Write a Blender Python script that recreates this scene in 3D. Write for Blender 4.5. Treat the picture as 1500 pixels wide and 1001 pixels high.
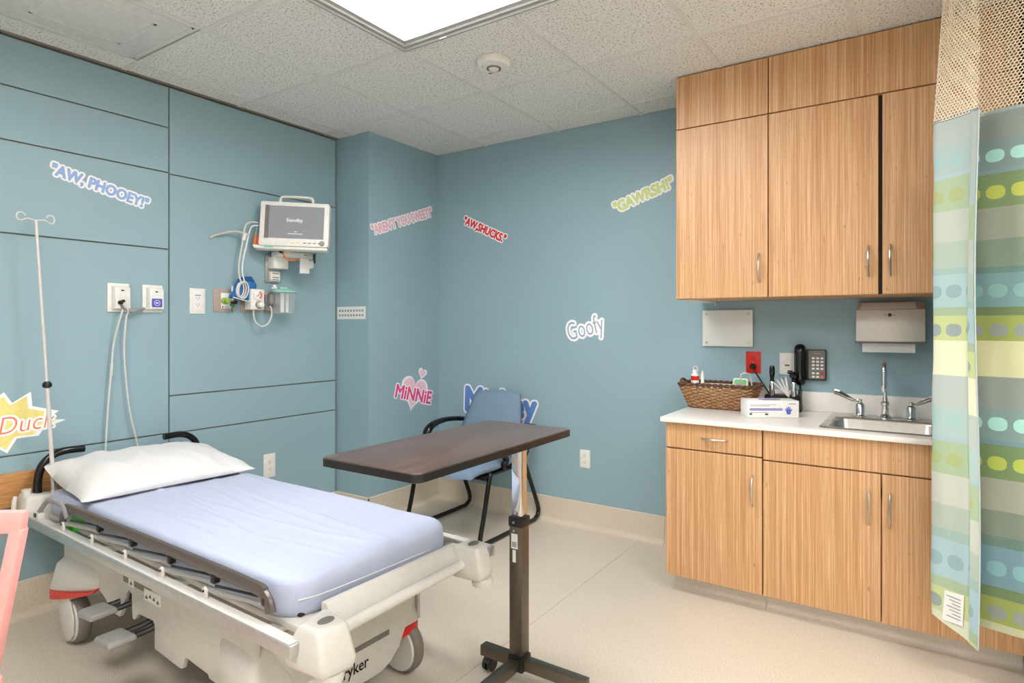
import bpy, bmesh, math, random
from mathutils import Vector, Matrix, noise
PI = math.pi
random.seed(7)
S = bpy.context.scene
for o in list(bpy.data.objects):
    bpy.data.objects.remove(o)
COL = S.collection

# ---------------------------------------------------------------- camera, world, exposure
cam = bpy.data.cameras.new('camera')
cam.sensor_fit = 'HORIZONTAL'
cam.sensor_width = 36
cam.lens = 873 / 1500 * 36
cam.shift_x = -46 / 1500
cam.shift_y = -23.5 / 1500
cam.clip_start = .02
camo = bpy.data.objects.new('camera', cam)
COL.objects.link(camo)
camo.location = (0, 0, 1.33)
camo.rotation_euler = (PI / 2, 0, math.radians(32.15))
S.camera = camo
wd = bpy.data.worlds.new('world')
S.world = wd
wd.use_nodes = True
wd.node_tree.nodes['Background'].inputs[0].default_value = (.9, .95, 1, 1)
wd.node_tree.nodes['Background'].inputs[1].default_value = .3
S.view_settings.view_transform = 'Standard'
S.view_settings.look = 'None'
S.view_settings.gamma = 1
S.view_settings.use_curve_mapping = False
S.view_settings.exposure = 0.0
LAMP = 24.0          # radiance of the troffer diffusers
LAMP_COL = (1.0, .982, .972)

# room measures
WX, BX, WY, BY, CZ = -3.459, -3.138, 3.466, 2.777, 2.638
T2 = .6096
GX, GY = -2.066, 2.048           # a crossing of the ceiling grid
RX, FY = 1.75, -1.9

# ---------------------------------------------------------------- materials
def lin(c):
    def f(v):
        v /= 255
        return v / 12.92 if v <= .04045 else ((v + .055) / 1.055) ** 2.4
    return (f(c[0]), f(c[1]), f(c[2]), 1)

class NT:
    def __init__(s, name):
        s.m = bpy.data.materials.new(name)
        s.m.use_nodes = True
        s.t = s.m.node_tree
        s.b = s.t.nodes['Principled BSDF']
        s.out = s.t.nodes['Material Output']
    def n(s, typ, ins=None, **kw):
        nd = s.t.nodes.new(typ)
        for k, v in kw.items():
            setattr(nd, k, v)
        for k, v in (ins or {}).items():
            if isinstance(v, bpy.types.NodeSocket):
                s.t.links.new(v, nd.inputs[k])
            else:
                nd.inputs[k].default_value = v
        return nd
    def math(s, op, a, b=0.0, c=0.0):
        return s.n('ShaderNodeMath', {0: a, 1: b, 2: c}, operation=op).outputs[0]
    def mix(s, f, a, b):
        nd = s.n('ShaderNodeMix', data_type='RGBA')
        for i, v in ((0, f), (6, a), (7, b)):
            if isinstance(v, bpy.types.NodeSocket):
                s.t.links.new(v, nd.inputs[i])
            else:
                nd.inputs[i].default_value = v
        return nd.outputs[2]
    def set(s, **kw):
        for k, v in kw.items():
            k = k.replace('_', ' ')
            if isinstance(v, bpy.types.NodeSocket):
                s.t.links.new(v, s.b.inputs[k])
            else:
                s.b.inputs[k].default_value = v
        return s
    def coord(s, which='Object', scale=(1, 1, 1)):
        tc = s.n('ShaderNodeTexCoord')
        return s.n('ShaderNodeMapping', {'Vector': tc.outputs[which], 'Scale': scale}).outputs[0]
    def noise(s, vec, scale, detail=2, rough=.5):
        return s.n('ShaderNodeTexNoise', {'Vector': vec, 'Scale': scale, 'Detail': detail, 'Roughness': rough}).outputs[0]
    def ramp(s, fac, stops, interp='LINEAR'):
        nd = s.n('ShaderNodeValToRGB', {0: fac})
        cr = nd.color_ramp
        cr.interpolation = interp
        while len(cr.elements) < len(stops):
            cr.elements.new(1)
        for e, (p, c) in zip(cr.elements, stops):
            e.position = p
            e.color = c
        return nd.outputs[0]
    def bump(s, h, strength=.3, dist=.002):
        s.t.links.new(s.n('ShaderNodeBump', {'Height': h, 'Strength': strength, 'Distance': dist}).outputs[0], s.b.inputs['Normal'])
        return s

def plain(name, c, rough=.5, metal=0.0, vary=.06, scale=40, bump=0.0, coat=0.0):
    m = NT(name)
    v = m.coord()
    nz = m.noise(v, scale, 3)
    base = lin(c)
    dk = tuple(x * (1 - vary) for x in base[:3]) + (1,)
    lt = tuple(min(1, x * (1 + vary)) for x in base[:3]) + (1,)
    m.set(Base_Color=m.ramp(nz, [(.3, dk), (.7, lt)]), Roughness=rough, Metallic=metal)
    if coat:
        m.set(Coat_Weight=coat)
    if bump:
        m.bump(nz, bump, .001)
    return m.m

def wall_paint(name, c):
    m = NT(name)
    v = m.coord()
    big = m.noise(v, 1.3, 2)
    fine = m.noise(v, 260, 2)
    a = lin(c)
    b = tuple(x * .95 for x in a[:3]) + (1,)
    m.set(Base_Color=m.ramp(big, [(.35, b), (.65, a)]), Roughness=.5)
    m.bump(fine, .12, .001)
    return m.m

def wood(name, c1, c2, c3, horizontal=False):
    m = NT(name)
    st = (30, 30, .22) if not horizontal else (.9, .9, 40)
    v = m.coord(scale=st)
    a = m.noise(v, 4.5, 3, .6)
    v2 = m.coord(scale=(110, 110, 1.6) if not horizontal else (5, 5, 90))
    b = m.noise(v2, 3, 2, .6)
    v3 = m.coord(scale=(60, 60, 14) if not horizontal else (14, 14, 60))
    k = m.noise(v3, 1.5, 1)
    col = m.ramp(a, [(.32, lin(c1)), (.48, lin(c2)), (.66, lin(c3))])
    f = m.math('MULTIPLY', m.ramp(b, [(.42, (1, 1, 1, 1)), (.6, (0, 0, 0, 1))]), .35)
    col = m.mix(f, col, lin(tuple(x * .82 for x in c1)))
    kf = m.math('MULTIPLY', m.ramp(k, [(.72, (0, 0, 0, 1)), (.78, (1, 1, 1, 1))]), .5)
    col = m.mix(kf, col, lin(tuple(x * .7 for x in c1)))
    m.set(Base_Color=col, Roughness=.42)
    return m.m

def speckle(name, base, dark, light, scale=220, rough=.4):
    m = NT(name)
    v = m.coord()
    a = m.noise(v, scale, 2, .6)
    b = m.noise(v, 3, 2)
    col = m.ramp(a, [(.3, lin(dark)), (.44, lin(base)), (.58, lin(base)), (.72, lin(light))])
    col = m.mix(m.math('MULTIPLY', b, .25), col, lin(tuple(x * .93 for x in base)))
    m.set(Base_Color=col, Roughness=rough)
    return m.m

M = {}
M['teal'] = wall_paint('teal_paint', (150, 180, 191))
M['panel'] = wall_paint('teal_panel', (150, 180, 190))
M['cream'] = wall_paint('cream_paint', (238, 235, 228))  # for the unseen walls, kept pale to bounce more light into the room
M['joint'] = plain('joint_strip', (140, 130, 120), .4, .3)
M['floor'] = speckle('speckled_vinyl', (218, 206, 189), (190, 175, 156), (236, 227, 213), 150, .36)
M['cove'] = speckle('cove_vinyl', (222, 210, 190), (194, 182, 160), (236, 226, 210), 200, .45)
M['toe'] = speckle('toe_vinyl', (222, 215, 203), (200, 192, 178), (236, 230, 220), 200, .4)
M['wood'] = wood('bamboo_laminate', (190, 136, 90), (212, 164, 116), (228, 190, 148))
M['guard'] = wood('oak_guard', (176, 118, 66), (200, 146, 92), (214, 164, 110), True)
M['white'] = plain('white_plastic', (236, 234, 228), .4)
M['offwhite'] = plain('bed_plastic', (212, 209, 202), .38, 0, .03)
M['bedgrey'] = plain('bed_grey_plastic', (203, 200, 192), .42, 0, .03)
M['grey'] = plain('grey_plastic', (150, 148, 146), .5)
M['midgrey'] = plain('mid_grey', (118, 114, 110), .5)
M['dark'] = plain('dark_grey', (66, 62, 60), .45)
M['black'] = plain('black_plastic', (22, 21, 22), .35)
M['blackgloss'] = plain('black_gloss', (14, 13, 14), .18)
M['rubber'] = plain('tyre_rubber', (120, 114, 106), .6)
M['steel'] = plain('brushed_steel', (220, 217, 212), .42, .3, .05, 90)
M['nickel'] = plain('satin_nickel', (205, 196, 184), .3, 1, .05)
M['chrome'] = plain('chrome', (225, 226, 228), .08, 1, .02)
M['alu'] = plain('aluminium', (196, 196, 194), .35, .8)
M['bronze'] = plain('dark_bronze_paint', (112, 103, 93), .3, .75)
M['railgrey'] = plain('rail_grey', (98, 90, 86), .32, .3)
M['red'] = plain('red_plastic', (214, 36, 26), .4)
M['green'] = plain('bright_green_plastic', (70, 205, 40), .45)
M['dkgreen'] = plain('dark_green_plastic', (20, 120, 84), .4)
M['limegreen'] = plain('lime_green', (150, 190, 70), .4)
M['orange'] = plain('orange_plastic', (232, 120, 52), .45)
M['cuffblue'] = plain('cuff_blue', (44, 112, 178), .7, 0, .12)
M['fabric'] = plain('chair_fabric', (122, 144, 168), .9, 0, .14, 380, .4)
M['pink'] = plain('pink_paint', (240, 170, 164), .45, 0, .04)
M['taupe'] = plain('taupe_plate', (176, 158, 148), .5)
M['counter'] = plain('white_worktop', (240, 236, 230), .3, 0, .02)
M['paper'] = plain('paper_white', (238, 238, 236), .85, 0, .03)
M['gap_shade'] = plain('gap_shade_black', (30, 26, 24), .8)
M['cable'] = plain('cable_white', (214, 212, 206), .5)
M['tgrey'] = plain('troffer_frame', (168, 167, 163), .4, .2)
M['gridbar'] = plain('ceiling_grid', (222, 222, 218), .5)
M['lav'] = plain('lavender_print', (150, 140, 196), .7)
M['blueprint'] = plain('blue_print', (84, 92, 190), .6)
M['yellow'] = plain('yellow_print', (242, 226, 142), .7)
M['wick'] = plain('wicker', (166, 124, 84), .7, 0, .35, 60, .3)
M['wickdark'] = plain('wicker_dark', (104, 72, 50), .75, 0, .3, 60)
M['aqua'] = plain('aqua_lid', (158, 214, 204), .35)

def sheetmat(name, c, sc=6):
    m = NT(name)
    v = m.coord()
    a = m.noise(v, 700, 1)
    b = m.noise(m.coord(scale=(1, 2.6, 1.5)), sc, 3, .5)
    m.set(Base_Color=m.mix(m.math('MULTIPLY', a, .12), lin(c), lin(tuple(x * .85 for x in c))), Roughness=.85)
    m.set(Sheen_Weight=.15)
    m.bump(b, .5, .014)
    return m.m
M['sheet'] = sheetmat('blue_sheet', (186, 194, 218))
M['pillow'] = sheetmat('white_pillowcase', (224, 223, 222), 9)

def tilemat():
    m = NT('fissured_tile')
    v = m.coord()
    a = m.noise(v, 105, 2, .6)
    col = m.ramp(a, [(.34, lin((150, 150, 146))), (.43, lin((232, 232, 228))), (.7, lin((238, 238, 234)))])
    m.set(Base_Color=col, Roughness=.9)
    m.bump(m.ramp(a, [(.32, (0, 0, 0, 1)), (.42, (1, 1, 1, 1))]), .5, .002)
    return m.m
M['tile'] = tilemat()

def glassmat(name, col, alpha):
    m = NT(name)
    m.set(Base_Color=lin(col), Roughness=.08, Alpha=alpha)
    nz = m.noise(m.coord(), 8, 1)
    m.set(Roughness=m.math('ADD', m.math('MULTIPLY', nz, .1), .04))
    return m.m
M['clear'] = glassmat('clear_plastic', (225, 235, 232), .16)
M['frosted'] = glassmat('frosted_acrylic', (238, 240, 238), .93)

def emit(name, col, strength, base=(230, 230, 226)):
    m = NT(name)
    v = m.coord()
    c = m.n('ShaderNodeTexChecker', {'Vector': v, 'Scale': 160.0, 'Color1': col + (1,), 'Color2': tuple(x * .985 for x in col) + (1,)})
    m.set(Base_Color=lin(base), Roughness=.5, Emission_Color=c.outputs[0], Emission_Strength=strength)
    return m.m
M['lamp'] = emit('lamp_diffuser', LAMP_COL, LAMP)
M['screen'] = emit('screen_standby', (.25, .255, .27), .8, (84, 84, 88))
M['screentext'] = emit('screen_text', (.55, .58, .64), .5)

def tablemat():
    m = NT('walnut_laminate')
    v = m.coord(scale=(14, 1.2, 14))
    a = m.noise(v, 5, 4, .65)
    v2 = m.coord(scale=(60, 3, 60))
    b = m.noise(v2, 5, 2)
    col = m.ramp(a, [(.3, lin((62, 49, 46))), (.5, lin((92, 74, 68))), (.7, lin((114, 93, 85)))])
    col = m.mix(m.math('MULTIPLY', b, .5), col, lin((60, 48, 46)))
    m.set(Base_Color=col, Roughness=.3)
    return m.m
M['walnut'] = tablemat()

# ---------------------------------------------------------------- geometry helpers
def box(bm, a, b):
    x0, y0, z0 = (min(p, q) for p, q in zip(a, b))
    x1, y1, z1 = (max(p, q) for p, q in zip(a, b))
    v = [bm.verts.new(p) for p in ((x0, y0, z0), (x1, y0, z0), (x1, y1, z0), (x0, y1, z0), (x0, y0, z1), (x1, y0, z1), (x1, y1, z1), (x0, y1, z1))]
    for f in ((3, 2, 1, 0), (4, 5, 6, 7), (0, 1, 5, 4), (1, 2, 6, 5), (2, 3, 7, 6), (3, 0, 4, 7)):
        bm.faces.new([v[i] for i in f])
    return v

def hull(bm, pts):
    vs = [bm.verts.new(p) for p in pts]
    r = bmesh.ops.convex_hull(bm, input=vs)
    dead = [g for g in r['geom_interior'] + r['geom_unused'] if isinstance(g, bmesh.types.BMVert)]
    bmesh.ops.delete(bm, geom=list(set(dead)), context='VERTS')
    bmesh.ops.dissolve_limit(bm, angle_limit=.02, verts=bm.verts, edges=bm.edges)

def catmull(pts, n=6):
    P = [Vector(p) for p in pts]
    P = [P[0] * 2 - P[1]] + P + [P[-1] * 2 - P[-2]]
    out = []
    for i in range(1, len(P) - 2):
        for k in range(n):
            t = k / n
            a, b, c, d = P[i - 1:i + 3]
            out.append(.5 * ((2 * b) + (c - a) * t + (2 * a - 5 * b + 4 * c - d) * t * t + (3 * b - a - 3 * c + d) * t ** 3))
    out.append(P[-2])
    return out

def tube(bm, pts, r, seg=8, up=None, sx=1.0, sy=1.0, caps=True):
    pts = [Vector(p) for p in pts]
    rings = []
    N = None
    for i, p in enumerate(pts):
        t = (pts[min(i + 1, len(pts) - 1)] - pts[max(i - 1, 0)])
        if t.length < 1e-9:
            t = Vector((0, 0, 1))
        t.normalize()
        if N is None:
            ref = Vector(up) if up else (Vector((0, 0, 1)) if abs(t.z) < .9 else Vector((1, 0, 0)))
            N = (ref - t * ref.dot(t)).normalized()
        else:
            N = (N - t * N.dot(t))
            N = N.normalized() if N.length > 1e-6 else t.orthogonal().normalized()
        B = t.cross(N)
        rr = r[i] if isinstance(r, (list, tuple)) else r
        rings.append([bm.verts.new(p + N * (math.cos(2 * PI * k / seg) * rr * sx) + B * (math.sin(2 * PI * k / seg) * rr * sy)) for k in range(seg)])
    for a, b in zip(rings, rings[1:]):
        for k in range(seg):
            bm.faces.new((a[k], a[(k + 1) % seg], b[(k + 1) % seg], b[k]))
    if caps:
        bm.faces.new(rings[0][::-1])
        bm.faces.new(rings[-1])

def cyl(bm, p0, p1, r, seg=16, r1=None):
    tube(bm, [p0, p1], [r, r if r1 is None else r1], seg)

def lathe(bm, prof, mat=None, seg=20):
    mat = mat or Matrix()
    rings = [[bm.verts.new(mat @ Vector((r * math.cos(2 * PI * k / seg), r * math.sin(2 * PI * k / seg), z))) for k in range(seg)] for r, z in prof]
    for a, b in zip(rings, rings[1:]):
        for k in range(seg):
            bm.faces.new((a[k], a[(k + 1) % seg], b[(k + 1) % seg], b[k]))
    bm.faces.new(rings[0][::-1])
    bm.faces.new(rings[-1])

def prism(bm, poly, axis, d0, d1):
    """poly: 2-D outline; axis 'x','y','z' = extrusion axis; the outline uses the other two in order."""
    def P(p, d):
        return {'x': (d, p[0], p[1]), 'y': (p[0], d, p[1]), 'z': (p[0], p[1], d)}[axis]
    a = [bm.verts.new(P(p, d0)) for p in poly]
    b = [bm.verts.new(P(p, d1)) for p in poly]
    n = len(poly)
    bm.faces.new(a[::-1])
    bm.faces.new(b)
    for i in range(n):
        bm.faces.new((a[i], a[(i + 1) % n], b[(i + 1) % n], b[i]))

def rrect(x0, x1, y0, y1, r, n=5):
    out = []
    for cx, cy, a0 in ((x1 - r, y1 - r, 0), (x0 + r, y1 - r, 90), (x0 + r, y0 + r, 180), (x1 - r, y0 + r, 270)):
        for k in range(n + 1):
            a = math.radians(a0 + 90 * k / n)
            out.append((cx + r * math.cos(a), cy + r * math.sin(a)))
    return out

def root_of(o):
    while o.parent:
        o = o.parent
    return o

def part(name, bm, mat, parent=None, bevel=0.0, seg=2, world=False, smooth=True, sharp=35, tri=False):
    """link the bmesh as one mesh object; world=True: built in world coordinates, shifted to the thing's base"""
    bmesh.ops.recalc_face_normals(bm, faces=bm.faces)
    if bevel:
        es = [e for e in bm.edges if len(e.link_faces) == 2 and e.calc_face_angle(0) > .5]
        bmesh.ops.bevel(bm, geom=es, offset=bevel, segments=seg, profile=.5, affect='EDGES', clamp_overlap=True)
        bmesh.ops.recalc_face_normals(bm, faces=bm.faces)
    if world and parent is not None:
        bmesh.ops.translate(bm, verts=bm.verts, vec=-root_of(parent).location)
    me = bpy.data.meshes.new(name)
    bm.to_mesh(me)
    bm.free()
    me.materials.append(M[mat] if isinstance(mat, str) else mat)
    if smooth:
        me.polygons.foreach_set('use_smooth', [True] * len(me.polygons))
        me.set_sharp_from_angle(angle=math.radians(sharp))
    o = bpy.data.objects.new(name, me)
    COL.objects.link(o)
    if parent is not None:
        o.parent = parent
    return o

def thing(name, label, cat, loc=(0, 0, 0), rotz=0.0, group=None):
    o = bpy.data.objects.new(name, None)
    o.empty_display_size = .05
    COL.objects.link(o)
    o.location = loc
    o.rotation_euler = (0, 0, rotz)
    o['label'] = label
    o['category'] = cat
    if group:
        o['group'] = group
    return o

def struct(o, label):
    o['kind'] = 'structure'
    o['label'] = label
    return o

def children(o):
    return [c for c in bpy.data.objects if c.parent == o]

def dup(o, loc, rotz=None, label=None):
    r = o.copy()
    COL.objects.link(r)
    r.location = loc
    if rotz is not None:
        r.rotation_euler = (0, 0, rotz)
    if label:
        r['label'] = label
    for ch in children(o):
        c = ch.copy()
        COL.objects.link(c)
        c.parent = r
        for g in children(ch):
            d = g.copy()
            COL.objects.link(d)
            d.parent = c
    return r

def B():
    return bmesh.new()

def boxpart(name, a, b, mat, parent, bevel=0.0, world=False, seg=2):
    bm = B()
    box(bm, a, b)
    return part(name, bm, mat, parent, bevel, seg, world)

# ---------------------------------------------------------------- the room
# floor: two vinyl sheets on a slab, the seam between them open by a millimetre
fl = struct(boxpart('floor', (WX - .1, FY - .1, -.1), (RX + .1, WY + .1, -.003), 'toe', None), 'speckled beige sheet vinyl floor with one welded seam')
boxpart('vinyl_sheet', (WX, FY, -.003), (-1.4585, WY, 0), 'floor', fl)
boxpart('vinyl_sheet', (-1.4565, FY, -.003), (RX, WY, 0), 'floor', fl)

# left wall: panels on a backing, recessed joints
wl = struct(boxpart('wall_left', (WX - .12, FY, 0), (WX - .012, WY, CZ + .06), 'joint', None), 'teal panelled wall behind the head of the bed')
G = .0035
rows_l = [(.10, .742), (.742, 1.745), (1.745, 2.163), (2.163, 2.408), (2.408, CZ - .006)]
rows_r = [(.10, .738), (.738, .945), (.945, 2.157), (2.157, CZ - .006)]
for (y0, y1, rows) in ((FY, -.76, rows_l), (-.76, .45, rows_l), (.45, 1.666, rows_l), (1.666, BY, rows_r)):
    for z0, z1 in rows:
        boxpart('wall_panel', (WX - .013, y0 + G, z0 + G), (WX, y1 - G - (.012 if y1 == BY else 0), z1 - G), 'panel', wl, .0012, seg=1)

# the boxed-out corner, the back wall, the closet block behind the curtain, the sides behind the camera
struct(boxpart('wall_corner', (WX - .1, BY, 0), (BX, WY + .02, CZ + .05), 'teal', None), 'boxed-out teal wall corner between panelled wall and back wall')
struct(boxpart('wall_back', (WX - .1, WY, 0), (RX + .1, WY + .12, CZ + .06), 'teal', None), 'teal painted back wall behind the blue chair and the cabinets')
struct(boxpart('wall_closet', (.362, 2.84, 0), (RX, WY, CZ + .05), 'teal', None), 'teal wall end beside the cabinets behind the curtain')
struct(boxpart('wall_right', (RX, FY, 0), (RX + .12, WY, CZ + .06), 'cream', None), 'cream wall to the right of the curtain')
struct(boxpart('wall_front', (WX - .1, FY - .12, 0), (RX + .1, FY, CZ + .06), 'cream', None), 'cream wall facing the cabinets')

def cove_profile(bh=.167, t=.006, r=.035):
    pr = [(0, 0), (t + r, 0)]
    for k in range(1, 6):
        a = PI / 2 * k / 5
        pr.append((t + r - r * math.sin(a), r - r * math.cos(a)))
    pr += [(t, bh - .004), (t * .4, bh), (0, bh)]
    return pr

def baseboard(name, p0, p1, nrm, label, mat='cove', bh=.167):
    bm = B()
    p0, p1, nrm = Vector(p0), Vector(p1), Vector(nrm)
    pr = cove_profile(bh)
    a = [bm.verts.new(p0 + nrm * u + Vector((0, 0, z))) for u, z in pr]
    b = [bm.verts.new(p1 + nrm * u + Vector((0, 0, z))) for u, z in pr]
    for i in range(len(pr)):
        bm.faces.new((a[i], a[(i + 1) % len(pr)], b[(i + 1) % len(pr)], b[i]))
    bm.faces.new(a[::-1])
    bm.faces.new(b)
    return struct(part(name, bm, mat), label)
baseboard('baseboard_left', (WX, FY, 0), (WX, BY, 0), (1, 0, 0), 'speckled cove base along the panelled wall')
baseboard('baseboard_corner', (WX, BY, 0), (BX + .006, BY, 0), (0, -1, 0), 'speckled cove base on the short face of the boxed-out corner')
baseboard('baseboard_side', (BX, BY - .006, 0), (BX, WY, 0), (1, 0, 0), 'speckled cove base on the long face of the boxed-out corner')
baseboard('baseboard_back', (BX, WY, 0), (-1.305, WY, 0), (0, -1, 0), 'speckled cove base along the back wall behind the chair')
baseboard('baseboard_cabinet', (-1.303, WY, 0), (-1.06, WY, 0), (0, -1, 0), 'short speckled piece of cove base beside the base cabinet')

# ceiling: slab, tiles, grid bars
ce = struct(boxpart('ceiling', (WX - .1, FY - .1, CZ + .04), (RX + .1, WY + .1, CZ + .14), 'tile', None), 'suspended ceiling of square fissured tiles')
LIGHTS = [(0, -1), (0, -4), (4, -2), (4, -5)]  # the first is in view; the rest are unseen panels added for fill light
skip = set()
for i, j in LIGHTS:
    skip |= {(i, j), (i + 1, j)}
VENT = (-2, -2)
skip.add(VENT)
tiles = {}
def tile(i, j):
    x0, x1 = max(GX + i * T2, WX) + .006, min(GX + (i + 1) * T2, RX) - .006
    y0, y1 = max(GY + j * T2, FY) + .006, min(GY + (j + 1) * T2, WY) - .006
    if x1 - x0 < .02 or y1 - y0 < .02:
        return
    key = (round(x1 - x0, 3), round(y1 - y0, 3))
    if key not in tiles:
        bm = B()
        box(bm, (0, 0, 0), (key[0], key[1], .016))
        o = part('ceiling_tile', bm, 'tile', ce)
        tiles[key] = o
    else:
        o = tiles[key].copy()
        COL.objects.link(o)
        o.parent = ce
    o.location = (x0, y0, CZ + .004)
i0, i1 = -3, 7
j0, j1 = -7, 3
for i in range(i0, i1):
    for j in range(j0, j1):
        if (i, j) not in skip:
            tile(i, j)
LIT = {}
for i, j in LIGHTS:
    LIT[i, j] = LIT[i + 1, j] = (i, j)
def runs(flags):
    out, st = [], None
    for k, f in flags:
        if f and st is None:
            st = k
        if not f and st is not None:
            out.append((st, k))
            st = None
    if st is not None:
        out.append((st, flags[-1][0] + 1))
    return out
for i in range(i0 + 1, i1):
    x = GX + i * T2
    if WX < x < RX:
        for a, b in runs([(j, not ((i, j) in LIT and LIT.get((i, j)) == LIT.get((i - 1, j)))) for j in range(j0, j1)]):
            boxpart('grid_bar', (x - .011, max(FY, GY + a * T2), CZ), (x + .011, min(WY, GY + b * T2), CZ + .005), 'gridbar', ce)
for j in range(j0 + 1, j1):
    y = GY + j * T2
    if FY < y < WY:
        boxpart('grid_bar', (WX, y - .011, CZ - .0006), (RX, y + .011, CZ + .0044), 'gridbar', ce)
struct(boxpart('trim_1', (WX, FY, CZ - .004), (WX + .022, BY, CZ + .006), 'joint', None), 'thin taupe wall angle along the top of the panelled wall')

# lay-in troffers: frame with a stepped door and a prismatic diffuser
def troffer(i, j, label):
    x0, y1 = GX + i * T2, GY + (j + 1) * T2
    x1, y0 = x0 + 2 * T2, y1 - T2
    t = thing('ceiling_light', label, 'ceiling light', ((x0 + x1) / 2, (y0 + y1) / 2, CZ), 0, 'recessed fluorescent ceiling lights')
    hx, hy = T2 - .004, T2 / 2 - .004
    bm = B()
    prof = [(0, -.003), (0, -.012), (.012, -.014), (.02, -.008), (.036, -.008), (.044, -.003), (.062, .001), (.066, .010), (.066, .014), (0, .014)]
    cs = [(-1, -1), (1, -1), (1, 1), (-1, 1)]
    rings = [[bm.verts.new((sx * (hx - d), sy * (hy - d), z)) for sx, sy in cs] for d, z in prof]
    for a, b in zip(rings, rings[1:] + rings[:1]):
        for k in range(4):
            bm.faces.new((a[k], a[(k + 1) % 4], b[(k + 1) % 4], b[k]))
    part('frame', bm, 'tgrey', t, smooth=False)
    boxpart('diffuser', (-hx + .065, -hy + .065, .009), (hx - .065, hy - .065, .013), 'lamp', t)
    for sx in (-1, 1):
        boxpart('latch', (sx * .35 - .02, hy - .018, -.017), (sx * .35 + .02, hy - .008, -.012), 'tgrey', t)
    return t
troffer(0, -1, 'large bright ceiling light panel above the bed, nearest the ceiling detector')
troffer(0, -4, 'unseen ceiling light panel added as fill over the near half of the room')
troffer(4, -2, 'unseen ceiling light panel added as fill on the curtain side, closer to the cabinets')
troffer(4, -5, 'unseen ceiling light panel added as fill on the curtain side, farthest from the cabinets')

# flush air diffuser in the ceiling
vx, vy = GX + (VENT[0] + .5) * T2, GY + (VENT[1] + .5) * T2
t = thing('ceiling_vent', 'square metal air vent panel in the ceiling above the panelled wall', 'vent', (vx, vy, CZ))
hh = T2 / 2 - .012
bm = B(); box(bm, (-hh, -hh, .004), (hh, hh, .02)); part('pan', bm, 'gridbar', t, .004)
for s, z in ((.275, .002), (.17, .0015)):
    bm = B()
    for k in range(4):
        R = Matrix.Rotation(PI / 2 * k, 4, 'Z')
        vs = box(bm, (-s, s - .012, z), (s, s, .005))
        for v in vs:
            v.co = R @ v.co
    part('louver', bm, 'gridbar', t)

# ceiling detector
t = thing('ceiling_detector', 'round white smoke detector on a ceiling tile', 'smoke detector', (-1.778, 2.368, CZ + .004))
bm = B(); lathe(bm, [(.082, 0), (.085, -.008), (.085, -.022), (.078, -.034), (.05, -.038)], None, 36); part('housing', bm, 'white', t)
bm = B(); lathe(bm, [(.036, -.037), (.036, -.043), (.030, -.044), (.029, -.040)], None, 28); part('sensor_ring', bm, 'midgrey', t)
bm = B(); lathe(bm, [(.026, -.039), (.024, -.047), (.012, -.049)], None, 24); part('sensor_cap', bm, 'white', t)
bm = B(); lathe(bm, [(.003, -.035), (.003, -.039)], Matrix.Translation((-.035, -.045, 0)), 8); part('indicator', bm, 'red', t)
bm = B()
for k in range(3):
    box(bm, (-.06 + k * .016, .034, -.0375), (-.049 + k * .016, .046, -.0345))
part('marking', bm, 'red', t)

# oak wall guard behind the bed head
t = thing('wall_guard', 'horizontal oak guard rail on the panelled wall behind the bed', 'wall guard', (WX, 1.0, .592))
bm = B(); box(bm, (0, -1.35, -.076), (.03, .45, .076)); part('board', bm, 'guard', t, .006)

# ---------------------------------------------------------------- cabinets
def pull(bm, c, length, vertical, out=(0, -1, 0), depth=.028, r=.0048):
    c, out = Vector(c), Vector(out)
    d = Vector((0, 0, 1)) if vertical else Vector((1, 0, 0))
    pts = []
    for k in range(-6, 7):
        s = k / 6
        pts.append(c + d * (s * length / 2) + out * (depth * (1 - s * s) ** .7 if abs(s) < 1 else 0))
    rr = [r * (1.25 - .35 * abs(k / 6)) for k in range(-6, 7)]
    tube(bm, pts, rr, 8)

def front(name, x0, x1, z0, z1, yf, root, handle=None, vertical=True):
    bm = B()
    box(bm, (x0 + .0018, yf, z0 + .0018), (x1 - .0018, yf + .02, z1 - .0018))
    d = part(name, bm, 'wood', root, .001, 1, True)
    if handle:
        bm = B()
        pull(bm, (handle[0], yf, handle[1]), .14 if vertical else .125, vertical)
        part('handle', bm, 'nickel', d, world=True)
    return d

# wall cabinets (to the ceiling)
YU = 3.03
UB, UH, UT = 1.468, 2.357, CZ - .002
def carcass(root, x0, x1, z0, z1, yf):
    bm = B()
    box(bm, (x0, yf + .021, z0), (x1, WY - .001, z1))
    part('body', bm, 'wood', root, .001, 1, True)
t = thing('wall_cabinet', 'single-door bamboo wall cabinet, farthest from the curtain', 'cabinet', (-1.08, WY, UB), 0, 'bamboo wall cabinets up to the ceiling')
carcass(t, -1.08, -.617, UB, UT, YU)
front('door', -1.08, -.617, UB, UH, YU, t, (-.658, 1.612))
front('top_panel', -1.08, -.617, UH + .003, UT, YU + .003, t)
t = thing('wall_cabinet', 'two-door bamboo wall cabinet above the paper towel dispenser', 'cabinet', (-.615, WY, UB), 0, 'bamboo wall cabinets up to the ceiling')
carcass(t, -.615, .345, UB, UT, YU)
bm = B(); box(bm, (-.150, YU + .016, UB + .002), (-.118, YU + .0215, UH)); part('door_gap', bm, 'gap_shade', t, world=True)  # black strip stands in for the shade in the gap between the doors
front('door', -.615, -.147, UB, UH, YU, t, (-.187, 1.617))
front('door', -.135, .345, UB, UH, YU, t, (-.103, 1.617))
front('top_panel', -.615, .345, UH + .003, UT, YU + .003, t)
t = thing('mounting_cleat', 'small white metal cleat under the wall cabinet by the acrylic board', 'bracket', (-1.03, WY, 1.45))
bm = B(); box(bm, (-1.075, YU + .10, 1.462), (-.99, WY, 1.468)); box(bm, (-.994, WY - .02, 1.445), (-.99, WY, 1.468)); part('plate', bm, 'white', t, world=True)

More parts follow.
